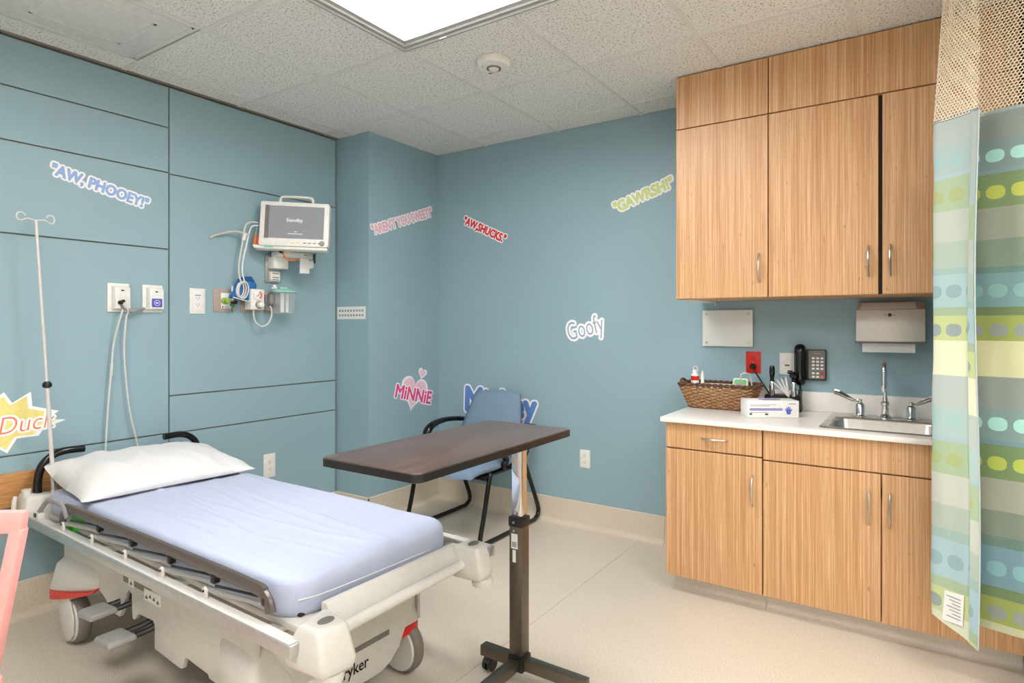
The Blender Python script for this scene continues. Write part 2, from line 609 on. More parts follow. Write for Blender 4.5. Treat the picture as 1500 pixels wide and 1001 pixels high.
# base cabinets
YB = 2.853
CT, CB = .875, .851
for (x0, x1, label) in ((-1.07, -.605, 'bamboo base cabinet with one drawer under the wicker basket'), (-.603, .345, 'wide bamboo base cabinet with two doors under the sink')):
    t = thing('base_cabinet', label, 'cabinet', (x0, YB, 0), 0, 'bamboo base cabinets')
    bm = B(); box(bm, (x0, YB + .021, .086), (x1, WY - .001, CB - .2)); box(bm, (x0, YB + .021, .6), (x1, YB + .04, CB)); box(bm, (x0, YB + .021, .6), (x0 + .018, WY - .001, CB)); box(bm, (x1 - .018, YB + .021, .6), (x1, WY - .001, CB))
    part('body', bm, 'wood', t, .001, 1, True)
    if x0 < -1:
        front('drawer', x0, x1, .723, CB - .002, YB, t, (-.826, .785), False)
        front('door', x0, x1, .087, .720, YB, t, (-.650, .563))
    else:
        front('false_drawer', x0, x1, .713, CB - .002, YB, t)
        front('door', x0, -.130, .087, .710, YB, t, (-.174, .562))
        front('door', -.128, x1, .087, .710, YB, t, (-.097, .562))
    bm = B()
    pr = cove_profile(.086, .006, .03)
    a = [bm.verts.new((x0 + (.02 if x0 < -1 else 0), 2.945 - u, z)) for u, z in pr]
    b = [bm.verts.new((x1, 2.945 - u, z)) for u, z in pr]
    for i in range(len(pr)):
        bm.faces.new((a[i], a[(i + 1) % len(pr)], b[(i + 1) % len(pr)], b[i]))
    bm.faces.new(a[::-1]); bm.faces.new(b)
    box(bm, (x0 + (.02 if x0 < -1 else 0), 2.945, 0), (x1, WY - .05, .086))
    part('toe_kick', bm, 'toe', t, world=True)

# worktop with a sink cut-out and backsplash
SX0, SX1, SY0, SY1 = -.378, .112, 2.905, 3.408
t = thing('worktop', 'white worktop with backsplash along the base cabinets', 'worktop', (-.37, WY, CB))
bm = B()
ox0, ox1, oy0, oy1 = -1.09, .345, 2.828, WY - .001
hx0, hx1, hy0, hy1 = SX0 + .012, SX1 - .012, SY0 + .012, SY1 - .012
for z in (CB, CT):
    pass
v = [[bm.verts.new((x, y, z)) for x, y in ((ox0, oy0), (ox1, oy0), (ox1, oy1), (ox0, oy1), (hx0, hy0), (hx1, hy0), (hx1, hy1), (hx0, hy1))] for z in (CB, CT)]
for L in v:
    for k in range(4):
        bm.faces.new((L[k], L[(k + 1) % 4], L[4 + (k + 1) % 4], L[4 + k]))
for base in (0, 4):
    for k in range(4):
        a, b2 = base + k, base + (k + 1) % 4
        bm.faces.new((v[0][a], v[0][b2], v[1][b2], v[1][a]))
part('slab', bm, 'counter', t, .003, 2, True)
boxpart('backsplash', (-1.075, WY - .021, CT), (.345, WY - .001, .976), 'counter', t, .003, True)

# sink
t = thing('sink', 'rectangular stainless steel drop-in sink set into the worktop', 'sink', (-.133, 3.16, CT))
bm = B()
def rr_ring(x0, x1, y0, y1, r, z):
    return [bm.verts.new((x, y, z)) for x, y in rrect(x0, x1, y0, y1, r, 5)]
bx0, bx1, by0, by1 = SX0 + .035, SX1 - .035, SY0 + .035, SY1 - .125
rings = [rr_ring(SX0, SX1, SY0, SY1, .03, CT + .0005), rr_ring(SX0 + .004, SX1 - .004, SY0 + .004, SY1 - .004, .03, CT + .004),
         rr_ring(bx0 - .012, bx1 + .012, by0 - .012, by1 + .012, .05, CT + .0035), rr_ring(bx0 - .004, bx1 + .004, by0 - .004, by1 + .004, .05, CT - .001),
         rr_ring(bx0, bx1, by0, by1, .05, CT - .012), rr_ring(bx0 + .008, bx1 - .008, by0 + .008, by1 - .008, .05, CT - .15),
         rr_ring(bx0 + .03, bx1 - .03, by0 + .03, by1 - .03, .05, CT - .17)]
for a, b in zip(rings, rings[1:]):
    n = len(a)
    for k in range(n):
        bm.faces.new((a[k], a[(k + 1) % n], b[(k + 1) % n], b[k]))
bm.faces.new(rings[-1])
part('basin', bm, plain('sink_steel', (206, 203, 198), .28, .9, .06, 60), t, world=True, sharp=60)
bm = B(); lathe(bm, [(.042, 0), (.04, .003), (.03, .003), (.026, -.001)], Matrix.Translation((-.133, (by0 + by1) / 2, CT - .1695)), 24); part('drain', bm, 'chrome', t, world=True)

# faucet with two wing handles
FYY = 3.352
t = thing('faucet', 'chrome gooseneck faucet with two wing lever handles behind the sink', 'faucet', (-.136, FYY, CT + .003))
bm = B()
lathe(bm, [(.034, 0), (.034, .006), (.024, .012), (.017, .02), (.016, .06), (.02, .064), (.02, .075), (.013, .082), (.011, .10)], None, 20)
part('base', bm, 'chrome', t)
bm = B()
pts = [(0, 0, .09), (0, 0, .16), (0, 0, .225)]
for k in range(1, 11):
    a = PI * k / 10
    pts.append((0, -.062 + .062 * math.cos(a), .225 + .055 * math.sin(a)))
pts.append((0, -.124, .19)); pts.append((0, -.124, .165))
tube(bm, pts, .0098, 12)
part('spout', bm, 'chrome', t)
bm = B(); lathe(bm, [(.013, .172), (.0135, .15), (.012, .146), (.012, .138)], Matrix.Translation((0, -.124, 0)), 16); part('aerator', bm, 'chrome', t)
for sx in (-1, 1):
    bm = B()
    lathe(bm, [(.034, 0), (.034, .005), (.023, .010), (.021, .014), (.021, .056), (.016, .064), (.010, .068), (.010, .082), (.007, .085)], Matrix.Translation((sx * .108, 0, 0)), 20)
    v = part('valve', bm, 'chrome', t)
    bm = B()
    P = catmull([(sx * .108, 0, .074), (sx * .135, -.004, .078), (sx * .165, -.01, .094), (sx * .2, -.016, .112), (sx * .222, -.02, .117)], 4)
    n = len(P)
    rr = [.0075 + .0085 * min(1, max(0, (k / n - .15) * 2)) for k in range(n)]
    tube(bm, P, rr, 10, (0, -.5, .85), .95, .4)
    lv = part('lever', bm, 'chrome', v)
    bm = B(); lathe(bm, [(.006, 0), (.006, .0012)], Matrix.Translation((sx * .205, -.017, .1165)) @ Matrix.Rotation(-sx * .3, 4, 'Y'), 12)
    part('temperature_mark', bm, 'red' if sx < 0 else 'blueprint', v)

# ---------------------------------------------------------------- items over and on the worktop
# frosted board on stand-offs
def wallthing(name, label, cat, x, z, y=None, group=None):
    return thing(name, label, cat, (x, WY if y is None else y, z), 0, group)
def leftthing(name, label, cat, y, z, group=None):
    return thing(name, label, cat, (WX, y, z), PI / 2, group)

t = wallthing('acrylic_board', 'blank frosted white board on four metal stand-offs under the wall cabinet', 'board', -.925, 1.314)
bm = B(); box(bm, (-.142, -.020, -.104), (.142, -.015, .104)); part('panel', bm, 'frosted', t, .0012)
for sx in (-1, 1):
    for sz in (-1, 1):
        bm = B(); c = (sx * .118, sz * .083)
        cyl(bm, (c[0], 0, c[1]), (c[0], -.0149, c[1]), .006, 12); cyl(bm, (c[0], -.0201, c[1]), (c[0], -.026, c[1]), .007, 12)
        part('standoff', bm, 'nickel', t)

def duplex(t, w, h, mat, slot, face=True, bump=.006):
    bm = B(); box(bm, (-w / 2, -bump, -h / 2), (w / 2, 0, h / 2)); part('cover_plate', bm, mat, t, .002)
    for s in (-1, 1):
        bm = B(); prism(bm, rrect(-.016, .016, s * .021 - .0135, s * .021 + .0135, .008), 'y', -bump - .002, -bump); r = part('receptacle', bm, mat, t)
        bm = B()
        for dx in (-.006, .006):
            box(bm, (dx - .001, -bump - .0026, s * .021 - .001), (dx + .001, -bump - .0019, s * .021 + .007))
        cyl(bm, (0, -bump - .0026, s * .021 - .007), (0, -bump - .0019, s * .021 - .007), .0022, 8)
        part('slot', bm, slot, r)
    bm = B(); cyl(bm, (0, -bump - .0012, 0), (0, -bump, 0), .0025, 8); part('screw', bm, 'nickel', t)

t = wallthing('power_outlet', 'red emergency power outlet with a black plug above the worktop', 'outlet', -.783, 1.123)
duplex(t, .08, .122, 'red', 'gap_shade')
t = thing('charger_cable', 'black plug and cord running from the red outlet to the instrument charger', 'cord', (-.783, WY - .008, 1.10))
bm = B(); cyl(bm, (0, 0, 0), (0, -.012, 0), .018, 16); cyl(bm, (0, -.012, 0), (0, -.03, -.002), .016, 16, .010); part('plug', bm, 'black', t)
bm = B(); tube(bm, catmull([(0, -.028, 0), (.02, -.036, -.03), (.06, -.04, -.09), (.095, -.05, -.14), (.118, -.062, -.168)], 5), .0035, 8); part('cable', bm, 'black', t)

t = wallthing('wall_plate', 'grey data wall plate half hidden behind the phone handset', 'wall plate', -.604, 1.12)
bm = B(); box(bm, (-.04, -.006, -.06), (.04, 0, .06)); part('plate', bm, 'paper', t, .002)
bm = B(); prism(bm, rrect(-.02, .02, -.033, .033, .006), 'y', -.0085, -.006); part('insert', bm, 'white', t)
bm = B(); box(bm, (-.012, -.0095, -.012), (.012, -.0084, -.002)); part('jack', bm, 'midgrey', t)

# wall phone
t = wallthing('wall_phone', 'black wall telephone with a keypad and its handset hung on the left', 'telephone', -.48, 1.125)
bm = B(); prism(bm, [(-.085, -.085), (.072, -.085), (.072, .077), (-.085, .077)], 'y', -.03, 0); part('base', bm, 'black', t, .006)
bm = B(); prism(bm, rrect(-.012, .067, -.078, .072, .005), 'y', -.034, -.029); kp = part('keypad', bm, 'midgrey', t)
bm = B(); box(bm, (.012, -.0346, .054), (.045, -.0338, .058)); part('nameplate', bm, 'grey', kp)
for r in range(6):
    for c in range(3):
        zz = .032 - r * .0185 - (.006 if r > 3 else 0)
        if r == 5 and c == 2:
            continue
        bm = B(); box(bm, (.004 + c * .021, -.038, zz - .005), (.018 + c * .021, -.0335, zz + .005)); part('button', bm, 'red' if (r == 4 and c == 2) else 'paper', kp, .001, 1)
bm = B(); box(bm, (.046, -.038, .032 - 5 * .0185 - .011), (.06, -.0335, .032 - 5 * .0185 - .001)); part('button', bm, 'orange', kp, .001, 1)
bm = B()
P = catmull([(-.052, -.045, .088), (-.052, -.062, .075), (-.052, -.066, .03), (-.052, -.066, -.04), (-.052, -.062, -.085), (-.052, -.045, -.098)], 5)
rr = [.027 if (k < 8 or k > len(P) - 9) else .021 for k in range(len(P))]
tube(bm, P, rr, 14, (1, 0, 0), 1, .8)
cyl(bm, (-.052, -.045, .072), (-.052, -.028, .072), .026, 18); cyl(bm, (-.052, -.045, -.082), (-.052, -.028, -.082), .026, 18)
part('handset', bm, 'blackgloss', t)
bm = B(); tube(bm, catmull([(-.052, -.05, -.10), (-.05, -.05, -.15), (-.045, -.055, -.2), (-.04, -.06, -.235)], 6), .006, 8); part('handset_cord', bm, 'black', t)

# paper towel dispenser
t = wallthing('towel_dispenser', 'brushed steel paper towel dispenser under the wall cabinet by the sink', 'dispenser', -.116, 1.25)
bm = B(); prism(bm, [(0, -.002), (-.115, -.002), (-.105, .148), (-.112, .150), (-.03, .20), (0, .20)][::-1], 'x', -.143, .143)
part('case', bm, 'steel', t, .004)
bm = B(); hull(bm, [(sx * .146, -.123, .0) for sx in (-1, 1)] + [(sx * .146, -.112, .158) for sx in (-1, 1)] + [(sx * .146, -.10, .158) for sx in (-1, 1)] + [(sx * .146, -.105, .0) for sx in (-1, 1)])
d = part('front_cover', bm, 'steel', t, .003)
bm = B(); box(bm, (-.150, -.128, -.008), (.150, -.02, 0)); part('bottom_lip', bm, 'midgrey', t, .002)
bm = B(); lathe(bm, [(.009, 0), (.009, .003), (.006, .004)], Matrix.Translation((0, -.1135, .131)) @ Matrix.Rotation(PI / 2 - .07, 4, 'X'), 16); part('lock', bm, 'dark', d)
bm = B()
for sx in (-1, 1):
    hull(bm, [(sx * .018, -.1155, .1265), (sx * .018, -.1155, .1355), (sx * .0235, -.1155, .131), (sx * .018, -.113, .1265), (sx * .018, -.113, .1355), (sx * .0235, -.113, .131)])
part('arrow_mark', bm, 'dark', d)
bm = B(); prism(bm, [(-.09, -.003), (-.094, -.052), (-.089, -.053), (-.085, -.003)], 'x', -.12, .105); part('paper_towel', bm, 'paper', t)
bm = B(); hull(bm, [(-.13, -.10, .162), (.11, -.10, .162), (-.12, -.055, .195), (.105, -.055, .195), (-.13, -.09, .155), (.115, -.09, .155)]); part('top_flap', bm, 'paper', t, .002)

# wicker basket
t = thing('wicker_basket', 'brown woven wicker basket on the end of the worktop', 'basket', (-.925, 3.315, CT + .001))
H = .125
def bask(u, k):
    """u: 0..1 round the basket, k: 0..1 height -> point on a tapered rounded rectangle"""
    hx, hy, r = .158 + .047 * k, .088 + .022 * k, .03
    per = [(2 * (hx - r), (1, 0)), (PI * r / 2, 0), (2 * (hy - r), (0, 1)), (PI * r / 2, 1), (2 * (hx - r), (-1, 0)), (PI * r / 2, 2), (2 * (hy - r), (0, -1)), (PI * r / 2, 3)]
    tot = sum(p[0] for p in per)
    s = (u % 1) * tot
    st = [(-hx + r, -hy), None, (hx, -hy + r), None, (hx - r, hy), None, (-hx, hy - r), None]
    cc = [(hx - r, -hy + r), (hx - r, hy - r), (-hx + r, hy - r), (-hx + r, -hy + r)]
    for idx, (L, d) in enumerate(per):
        if s <= L:
            if idx % 2 == 0:
                nx, ny = {(1, 0): (0, -1), (0, 1): (1, 0), (-1, 0): (0, 1), (0, -1): (-1, 0)}[d]
                return Vector((st[idx][0] + d[0] * s, st[idx][1] + d[1] * s, 0)), Vector((nx, ny, 0))
            a = -PI / 2 + d * PI / 2 + s / r
            nrm = Vector((math.cos(a), math.sin(a), 0))
            return Vector((cc[d][0], cc[d][1], 0)) + nrm * r, nrm
        s -= L
    return Vector((-hx + r, -hy, 0)), Vector((0, -1, 0))
NS = 34
bm = B()
rows = 13
for row in range(rows):
    k = (row + .5) / rows
    pts = []
    n = NS * 4
    ph = PI * (row % 2)
    for q in range(n + 1):
        p, nr = bask(q / n, k)
        w = math.sin(PI * NS * q / n + ph)
        pts.append(p + nr * (.0042 * w) + Vector((0, 0, .006 + (H - .012) * k + .0016 * math.sin(q * 1.7 + row * 2.1))))
    tube(bm, pts, .0044, 5, (0, 0, 1), 1.05, .8, caps=False)
wv = part('weave', bm, 'wick', t)
wv['kind'] = 'stuff'
bm = B()
for q in range(NS):
    pa, _ = bask(q / NS, 0)
    pb, _ = bask(q / NS, 1)
    cyl(bm, (pa.x, pa.y, .003), (pb.x, pb.y, H + .002), .0034, 6)
st = part('stakes', bm, 'wickdark', t)
st['kind'] = 'stuff'
bm = B()
for ph in (0, PI):
    pts = []
    for q in range(161):
        p, nr = bask(q / 160, 1)
        a = q * .75 + ph
        pts.append(p + nr * (.006 * math.cos(a)) + Vector((0, 0, H + .004 + .006 * math.sin(a))))
    tube(bm, pts, .006, 6, (0, 0, 1), caps=False)
part('rim', bm, 'wickdark', t)
bm = B(); prism(bm, rrect(-.158, .158, -.088, .088, .03), 'z', 0, .008); part('bottom', bm, 'wickdark', t)
bm = B()
for sx in (-1,):
    tube(bm, catmull([(sx * .2, -.045, H), (sx * .215, -.03, H + .018), (sx * .217, 0, H + .024), (sx * .215, .03, H + .018), (sx * .2, .045, H)], 5), .007, 8)
part('handle', bm, 'wickdark', t)

BZ = CT + .010
t = thing('tissue_packet', 'flat white packet of supplies lying in the wicker basket', 'packet', (-.93, 3.33, BZ))
bm = B(); box(bm, (-.12, -.05, 0), (.07, .055, .118)); part('wrapper', bm, 'paper', t, .012, 3)
t = thing('dispenser_bottle', 'small white bottle with a red label standing in the basket', 'bottle', (-1.062, 3.292, BZ))
bm = B(); lathe(bm, [(.02, 0), (.022, .004), (.022, .165), (.014, .178), (.012, .181)], None, 18); part('body', bm, 'white', t)
bm = B(); lathe(bm, [(.013, .18), (.013, .194), (.010, .196)], None, 16); part('cap', bm, 'paper', t)
bm = B(); lathe(bm, [(.0225, .138), (.0228, .14), (.0228, .16), (.0225, .162)], None, 18); part('label', bm, 'red', t)
bm = B(); tube(bm, catmull([(-.01, 0, .194), (-.008, 0, .212), (.006, 0, .216), (.014, 0, .206), (.016, 0, .19)], 5), .003, 6); part('hook', bm, 'cable', t)
t = thing('dispenser_tube', 'slim white tube leaning beside the bottle with the red label', 'tube', (-1.022, 3.302, BZ))
bm = B(); lathe(bm, [(.008, 0), (.010, .01), (.010, .17), (.006, .178), (.006, .19)], None, 14); part('body', bm, 'white', t)
t = thing('handheld_meter', 'green and white handheld meter in the right end of the basket', 'meter', (-.808, 3.285, BZ + .1))
Mx = Matrix.Rotation(-.5, 4, 'X')
bm = B(); prism(bm, rrect(-.045, .035, -.04, .062, .012), 'y', -.012, .012); [setattr(v, 'co', Mx @ v.co) for v in bm.verts]; part('case', bm, 'white', t, .003)
bm = B(); prism(bm, rrect(-.038, .028, -.025, .052, .01), 'y', -.016, -.0118); [setattr(v, 'co', Mx @ v.co) for v in bm.verts]; part('bezel', bm, plain('meter_green', (120, 190, 130), .4), t, .002)
bm = B(); prism(bm, rrect(-.026, .016, -.008, .03, .004), 'y', -.0175, -.0155); [setattr(v, 'co', Mx @ v.co) for v in bm.verts]; part('display', bm, 'grey', t)
bm = B(); box(bm, (-.042, -.012, -.10), (.032, .012, -.03)); part('stand', bm, 'white', t, .003)
bm = B(); tube(bm, catmull([(.005, -.02, .05), (.01, -.03, .085), (.035, -.02, .09), (.05, .0, .07), (.055, .01, .0), (.05, .0, -.06)], 6), .0035, 7); part('lead', bm, 'cable', t)

# instrument charger with two handles
t = thing('instrument_charger', 'black desk charger holding two chrome diagnostic handles by the glove box', 'charger', (-.61, 3.372, CT))
bm = B(); hull(bm, [(sx * .09, y, z) for sx in (-1, 1) for y, z in ((-.065, 0), (.06, 0), (-.065, .03), (.06, .085), (-.02, .085))]); part('stand', bm, 'black', t, .008, 3)
def scope(cx, kind):
    bm = B(); lathe(bm, [(.0125, 0), (.0145, .004), (.0145, .075), (.012, .08)], Matrix.Translation((cx, -.01, .075)), 16); h = part('grip', bm, 'chrome', t)
    bm = B()
    if kind == 0:
        lathe(bm, [(.010, .152), (.0115, .158), (.010, .17), (.012, .178), (.0145, .2), (.0145, .225), (.010, .24)], Matrix.Translation((cx, -.01, 0)), 16)
    else:
        lathe(bm, [(.010, .152), (.011, .165), (.009, .175)], Matrix.Translation((cx, -.01, 0)), 14)
        Rm = Matrix.Translation((cx, -.014, .192)) @ Matrix.Rotation(PI / 2, 4, 'X')
        lathe(bm, [(.017, -.018), (.019, -.01), (.019, .01), (.012, .018), (.006, .04)], Rm, 16)
        Rm = Matrix.Translation((cx - .018, -.012, .208)) @ Matrix.Rotation(PI / 2, 4, 'Y')
        lathe(bm, [(.009, -.012), (.010, 0), (.009, .012)], Rm, 12)
    part('head', bm, 'blackgloss', h)
scope(-.053, 0)
scope(.055, 1)
bm = B()
for k in range(4):
    a = math.radians(-48 + k * 13)
    d = Vector((math.sin(a), 0, math.cos(a)))
    p = Vector((.035, -.03, .08))
    tube(bm, [p, p + d * .09, p + d * .105], [.0045, .0055, .002], 6)
part('specula', bm, 'cable', t)
bm = B(); hull(bm, [(.07, -.02, .0), (.095, -.02, 0), (.07, .03, 0), (.095, .03, 0), (.078, -.02, .12), (.094, -.02, .12), (.078, .02, .12), (.094, .02, .12)]); part('cord_hook', bm, 'blackgloss', t, .005)

# glove box, turned a little
t = thing('glove_box', 'white carton of examination gloves lying in front of the instrument charger', 'box', (-.712, 3.026, CT + .001), math.radians(30))
bm = B(); box(bm, (0, 0, 0), (.25, .115, .082)); part('carton', bm, 'paper', t, .0015)
bm = B(); prism(bm, rrect(.07, .18, .03, .085, .027), 'z', .0818, .0826); part('opening', bm, 'lav', t)
bm = B(); box(bm, (.01, -.0007, .034), (.17, .0005, .046)); part('colour_band', bm, 'lav', t)
bm = B()
for z, x1 in ((.062, .14), (.056, .11), (.024, .10)):
    box(bm, (.012, -.0007, z), (x1, .0005, z + .0022))
box(bm, (.2, -.0007, .066), (.235, .0005, .070))
part('print_lines', bm, 'grey', t)
bm = B(); box(bm, (.01, -.0007, .012), (.022, .0005, .022)); part('green_mark', bm, 'dkgreen', t)
bm = B(); box(bm, (.085, -.0007, .012), (.10, .0005, .02)); part('dark_mark', bm, 'dark', t)
bm = B()
prism(bm, [(.192, .016), (.208, .016), (.211, .03), (.218, .04), (.214, .043), (.208, .036), (.209, .052), (.205, .052), (.203, .038), (.201, .055), (.197, .055), (.197, .038), (.193, .052), (.189, .051), (.191, .036), (.186, .045), (.182, .043), (.188, .03)], 'y', -.0008, .0004)
part('glove_print', bm, 'blueprint', t)

# back wall outlet
t = wallthing('power_outlet', 'white duplex outlet low on the back wall between chair and cabinet', 'outlet', -1.853, .452)
duplex(t, .075, .12, 'white', 'dark')

# ---------------------------------------------------------------- things on the panelled wall
t = leftthing('power_outlet', 'white duplex outlet low on the panelled wall beside the bed', 'outlet', 2.258, .448)
duplex(t, .08, .15, 'white', 'dark')
t = leftthing('power_outlet', 'tall white outlet plate left of the taupe gas outlets', 'outlet', 1.815, 1.468)
bm = B(); box(bm, (-.043, -.006, -.072), (.043, 0, .072)); part('cover_plate', bm, 'white', t, .002)
bm = B(); box(bm, (-.028, -.009, -.052), (.028, -.006, .058)); part('insert', bm, 'paper', t, .002)
bm = B()
for zz in (-.022, .014):
    for dx, h in ((-.008, .008), (.007, .007)):
        box(bm, (dx - .0012, -.0098, zz), (dx + .0012, -.0088, zz + h))
    cyl(bm, (0, -.0098, zz - .006), (0, -.0088, zz - .006), .0025, 8)
part('slot', bm, 'midgrey', t)
bm = B(); box(bm, (-.016, -.0095, .03), (.016, -.0089, .036)); part('print_line', bm, 'grey', t)

def nurse(y, label, blue):
    t = leftthing('call_station', label, 'call station', y, 1.472, 'nurse call stations on the panelled wall')
    bm = B(); box(bm, (-.049, -.008, -.073), (.049, 0, .073)); part('cover_plate', bm, 'white', t, .002)
    bm = B(); hull(bm, [(-.032, -.008, -.062), (.048, -.008, -.062), (-.032, -.008, .06), (.048, -.008, .06), (-.026, -.04, -.056), (.042, -.04, -.056), (-.026, -.036, .045), (.042, -.036, .045), (-.03, -.022, .058), (.046, -.022, .058)])
    part('housing', bm, 'offwhite' if False else 'white', t, .004)
    bm = B(); box(bm, (.0, -.0395, .033), (.012, -.036, .04)); part('sensor', bm, 'dark', t)
    if blue:
        bm = B(); box(bm, (-.018, -.0408, -.045), (.032, -.039, .0)); b = part('blue_panel', bm, 'blueprint', t)
        bm = B()
        tube(bm, [(.007 + .014 * math.cos(a * PI / 12), -.0415, -.0225 + .014 * math.sin(a * PI / 12)) for a in range(25)], .0015, 6)
        box(bm, (0, -.0415, -.026), (.014, -.0405, -.019))
        part('call_symbol', bm, 'paper', b)
    else:
        bm = B(); lathe(bm, [(.011, 0), (.011, .012), (.006, .02)], Matrix.Translation((-.006, -.04, -.026)) @ Matrix.Rotation(PI / 2, 4, 'X'), 14)
        lathe(bm, [(.007, 0), (.007, .016)], Matrix.Translation((.004, -.04, -.018)) @ Matrix.Rotation(PI / 2, 4, 'X'), 12)
        part('jack', bm, 'black', t)
    return t
nurse(1.42, 'white nurse call station with two cables hanging from its jack', False)
nurse(1.580, 'white nurse call station with a blue call symbol panel', True)
# pendant cord and cables
t = leftthing('hanging_cable', 'left of two pale cords hanging from the nurse call station', 'cord', 1.418, 1.44)
bm = B(); tube(bm, [(0, -.045, -.005), (.006, -.055, -.03)], [.006, .0045], 10); part('connector', bm, 'midgrey', t)
bm = B(); tube(bm, catmull([(.004, -.052, -.025), (-.012, -.055, -.08), (-.028, -.03, -.2), (-.04, -.03, -.35), (-.052, -.03, -.5), (-.066, -.03, -.78), (-.072, -.04, -.86)], 8), .0042, 8); part('cable', bm, 'cable', t)
bm = B(); tube(bm, [(-.036, -.03, -.30), (-.040, -.03, -.36)], .0065, 8); part('cord_clip', bm, 'cable', t)
t = leftthing('hanging_cable', 'right of two pale cords hanging from the nurse call station, with a grey splice', 'cord', 1.44, 1.41)
bm = B(); tube(bm, catmull([(-.02, -.05, .03), (-.004, -.055, .012), (.006, -.05, -.01), (.0, -.04, -.05), (-.004, -.03, -.2), (.004, -.03, -.35), (.022, -.03, -.52), (.05, -.03, -.66), (.072, -.03, -.78), (.08, -.04, -.85)], 8), .0042, 8); part('cable', bm, 'cable', t)
bm = B(); tube(bm, catmull([(.008, -.05, -.005), (.03, -.048, -.006), (.06, -.04, .004), (.088, -.035, .008)], 4), [.006 + .004 * math.sin(PI * k / 12) for k in range(13)], 9); part('splice', bm, 'grey', t)
bm = B(); tube(bm, [(.088, -.035, .008), (.11, -.02, .012)], .007, 8); part('plug', bm, 'white', t)

# gas outlets (three taupe plates) and what hangs on them
def gas(y, label):
    t = leftthing('gas_outlet', label, 'gas outlet', y, 1.477, 'taupe medical gas outlet plates')
    bm = B(); box(bm, (-.068, -.006, -.068), (.068, 0, .068)); part('plate', bm, 'taupe', t, .002)
    bm = B(); box(bm, (-.026, -.012, -.046), (.045, -.006, .044)); part('insert', bm, 'paper', t, .003)
    bm = B(); box(bm, (-.02, -.0128, -.042), (-.012, -.0118, -.034)); part('mark', bm, 'dark', t)
    bm = B(); box(bm, (-.006, -.0128, -.041), (.02, -.0118, -.036)); part('lettering', bm, 'grey', t)
    return t
gas(1.972, 'taupe gas outlet with green oxygen fitting, nearest the tall outlet plate')
gas(2.137, 'taupe gas outlet in the middle, half behind the suction gauge')
gas(2.292, 'taupe gas outlet behind the suction canister')
t = leftthing('oxygen_flowmeter', 'green oxygen fitting with clear flow tube on the first taupe gas outlet', 'flowmeter', 1.985, 1.474)
bm = B(); lathe(bm, [(.02, 0), (.02, .012), (.013, .016), (.013, .04)], Matrix.Translation((-.02, -.012, 0)) @ Matrix.Rotation(PI / 2, 4, 'X'), 16); part('coupling', bm, 'limegreen', t)
bm = B(); cyl(bm, (-.02, -.042, 0), (.03, -.042, -.008), .008, 12); part('body', bm, 'chrome', t)
bm = B(); cyl(bm, (.012, -.045, 0), (.008, -.045, .092), .009, 14); part('flow_tube', bm, 'clear', t)
bm = B(); cyl(bm, (.01, -.045, .004), (.008, -.045, .085), .004, 10); part('float_rod', bm, 'paper', t)
bm = B(); cyl(bm, (.012, -.04, -.008), (.012, -.075, -.008), .012, 14); part('valve_knob', bm, 'black', t)
bm = B(); lathe(bm, [(.013, 0), (.010, -.012), (.004, -.018), (.0035, -.05)], Matrix.Translation((.0, -.06, -.018)), 14); part('nozzle', bm, 'dkgreen', t)

t = leftthing('suction_regulator', 'white suction regulator with a round dial and control knob on gas outlet', 'regulator', 2.13, 1.487)
bm = B(); box(bm, (-.052, -.095, -.062), (.035, -.03, .062)); part('case', bm, 'white', t, .004)
bm = B(); cyl(bm, (-.01, -.012, -.02), (-.01, -.032, -.02), .014, 14); part('adapter', bm, 'nickel', t)
bm = B(); lathe(bm, [(.03, 0), (.03, .006), (.027, .008)], Matrix.Translation((-.008, -.0945, .026)) @ Matrix.Rotation(PI / 2, 4, 'X'), 24); d = part('dial', bm, 'paper', t)
bm = B()
for k in range(-3, 16):
    a0, a1 = PI * (-k) / 24 + .9, PI * (-k - 1) / 24 + .9
    c = (-.008, .026)
    hull(bm, [(c[0] + r * math.cos(a), y, c[1] + r * math.sin(a)) for r in (.014, .025) for a in (a0, a1) for y in (-.1032, -.102)])
part('red_zone', bm, plain('dial_red', (224, 120, 110), .5), d)
bm = B(); tube(bm, [(-.022, -.1045, .016), (.0, -.1045, .033)], .0014, 6); part('needle', bm, 'black', d)
bm = B(); lathe(bm, [(.022, 0), (.022, .014), (.019, .016)], Matrix.Translation((-.002, -.0945, -.033)) @ Matrix.Rotation(PI / 2, 4, 'X'), 20); part('knob_collar', bm, 'grey', t)
bm = B(); lathe(bm, [(.017, .014), (.016, .036), (.013, .038)], Matrix.Translation((-.002, -.0945, -.033)) @ Matrix.Rotation(PI / 2, 4, 'X'), 20); part('knob', bm, 'white', t)
t = leftthing('suction_tubing', 'clear tubing looping under the suction regulator to the canister', 'tubing', 2.13, 1.42)
bm = B(); tube(bm, catmull([(-.012, -.06, .008), (-.012, -.06, -.03), (0, -.062, -.07), (.035, -.065, -.095), (.075, -.07, -.08), (.095, -.075, -.03), (.09, -.08, .015), (.082, -.075, .03)], 7), .005, 9); part('tube', bm, 'cable', t)
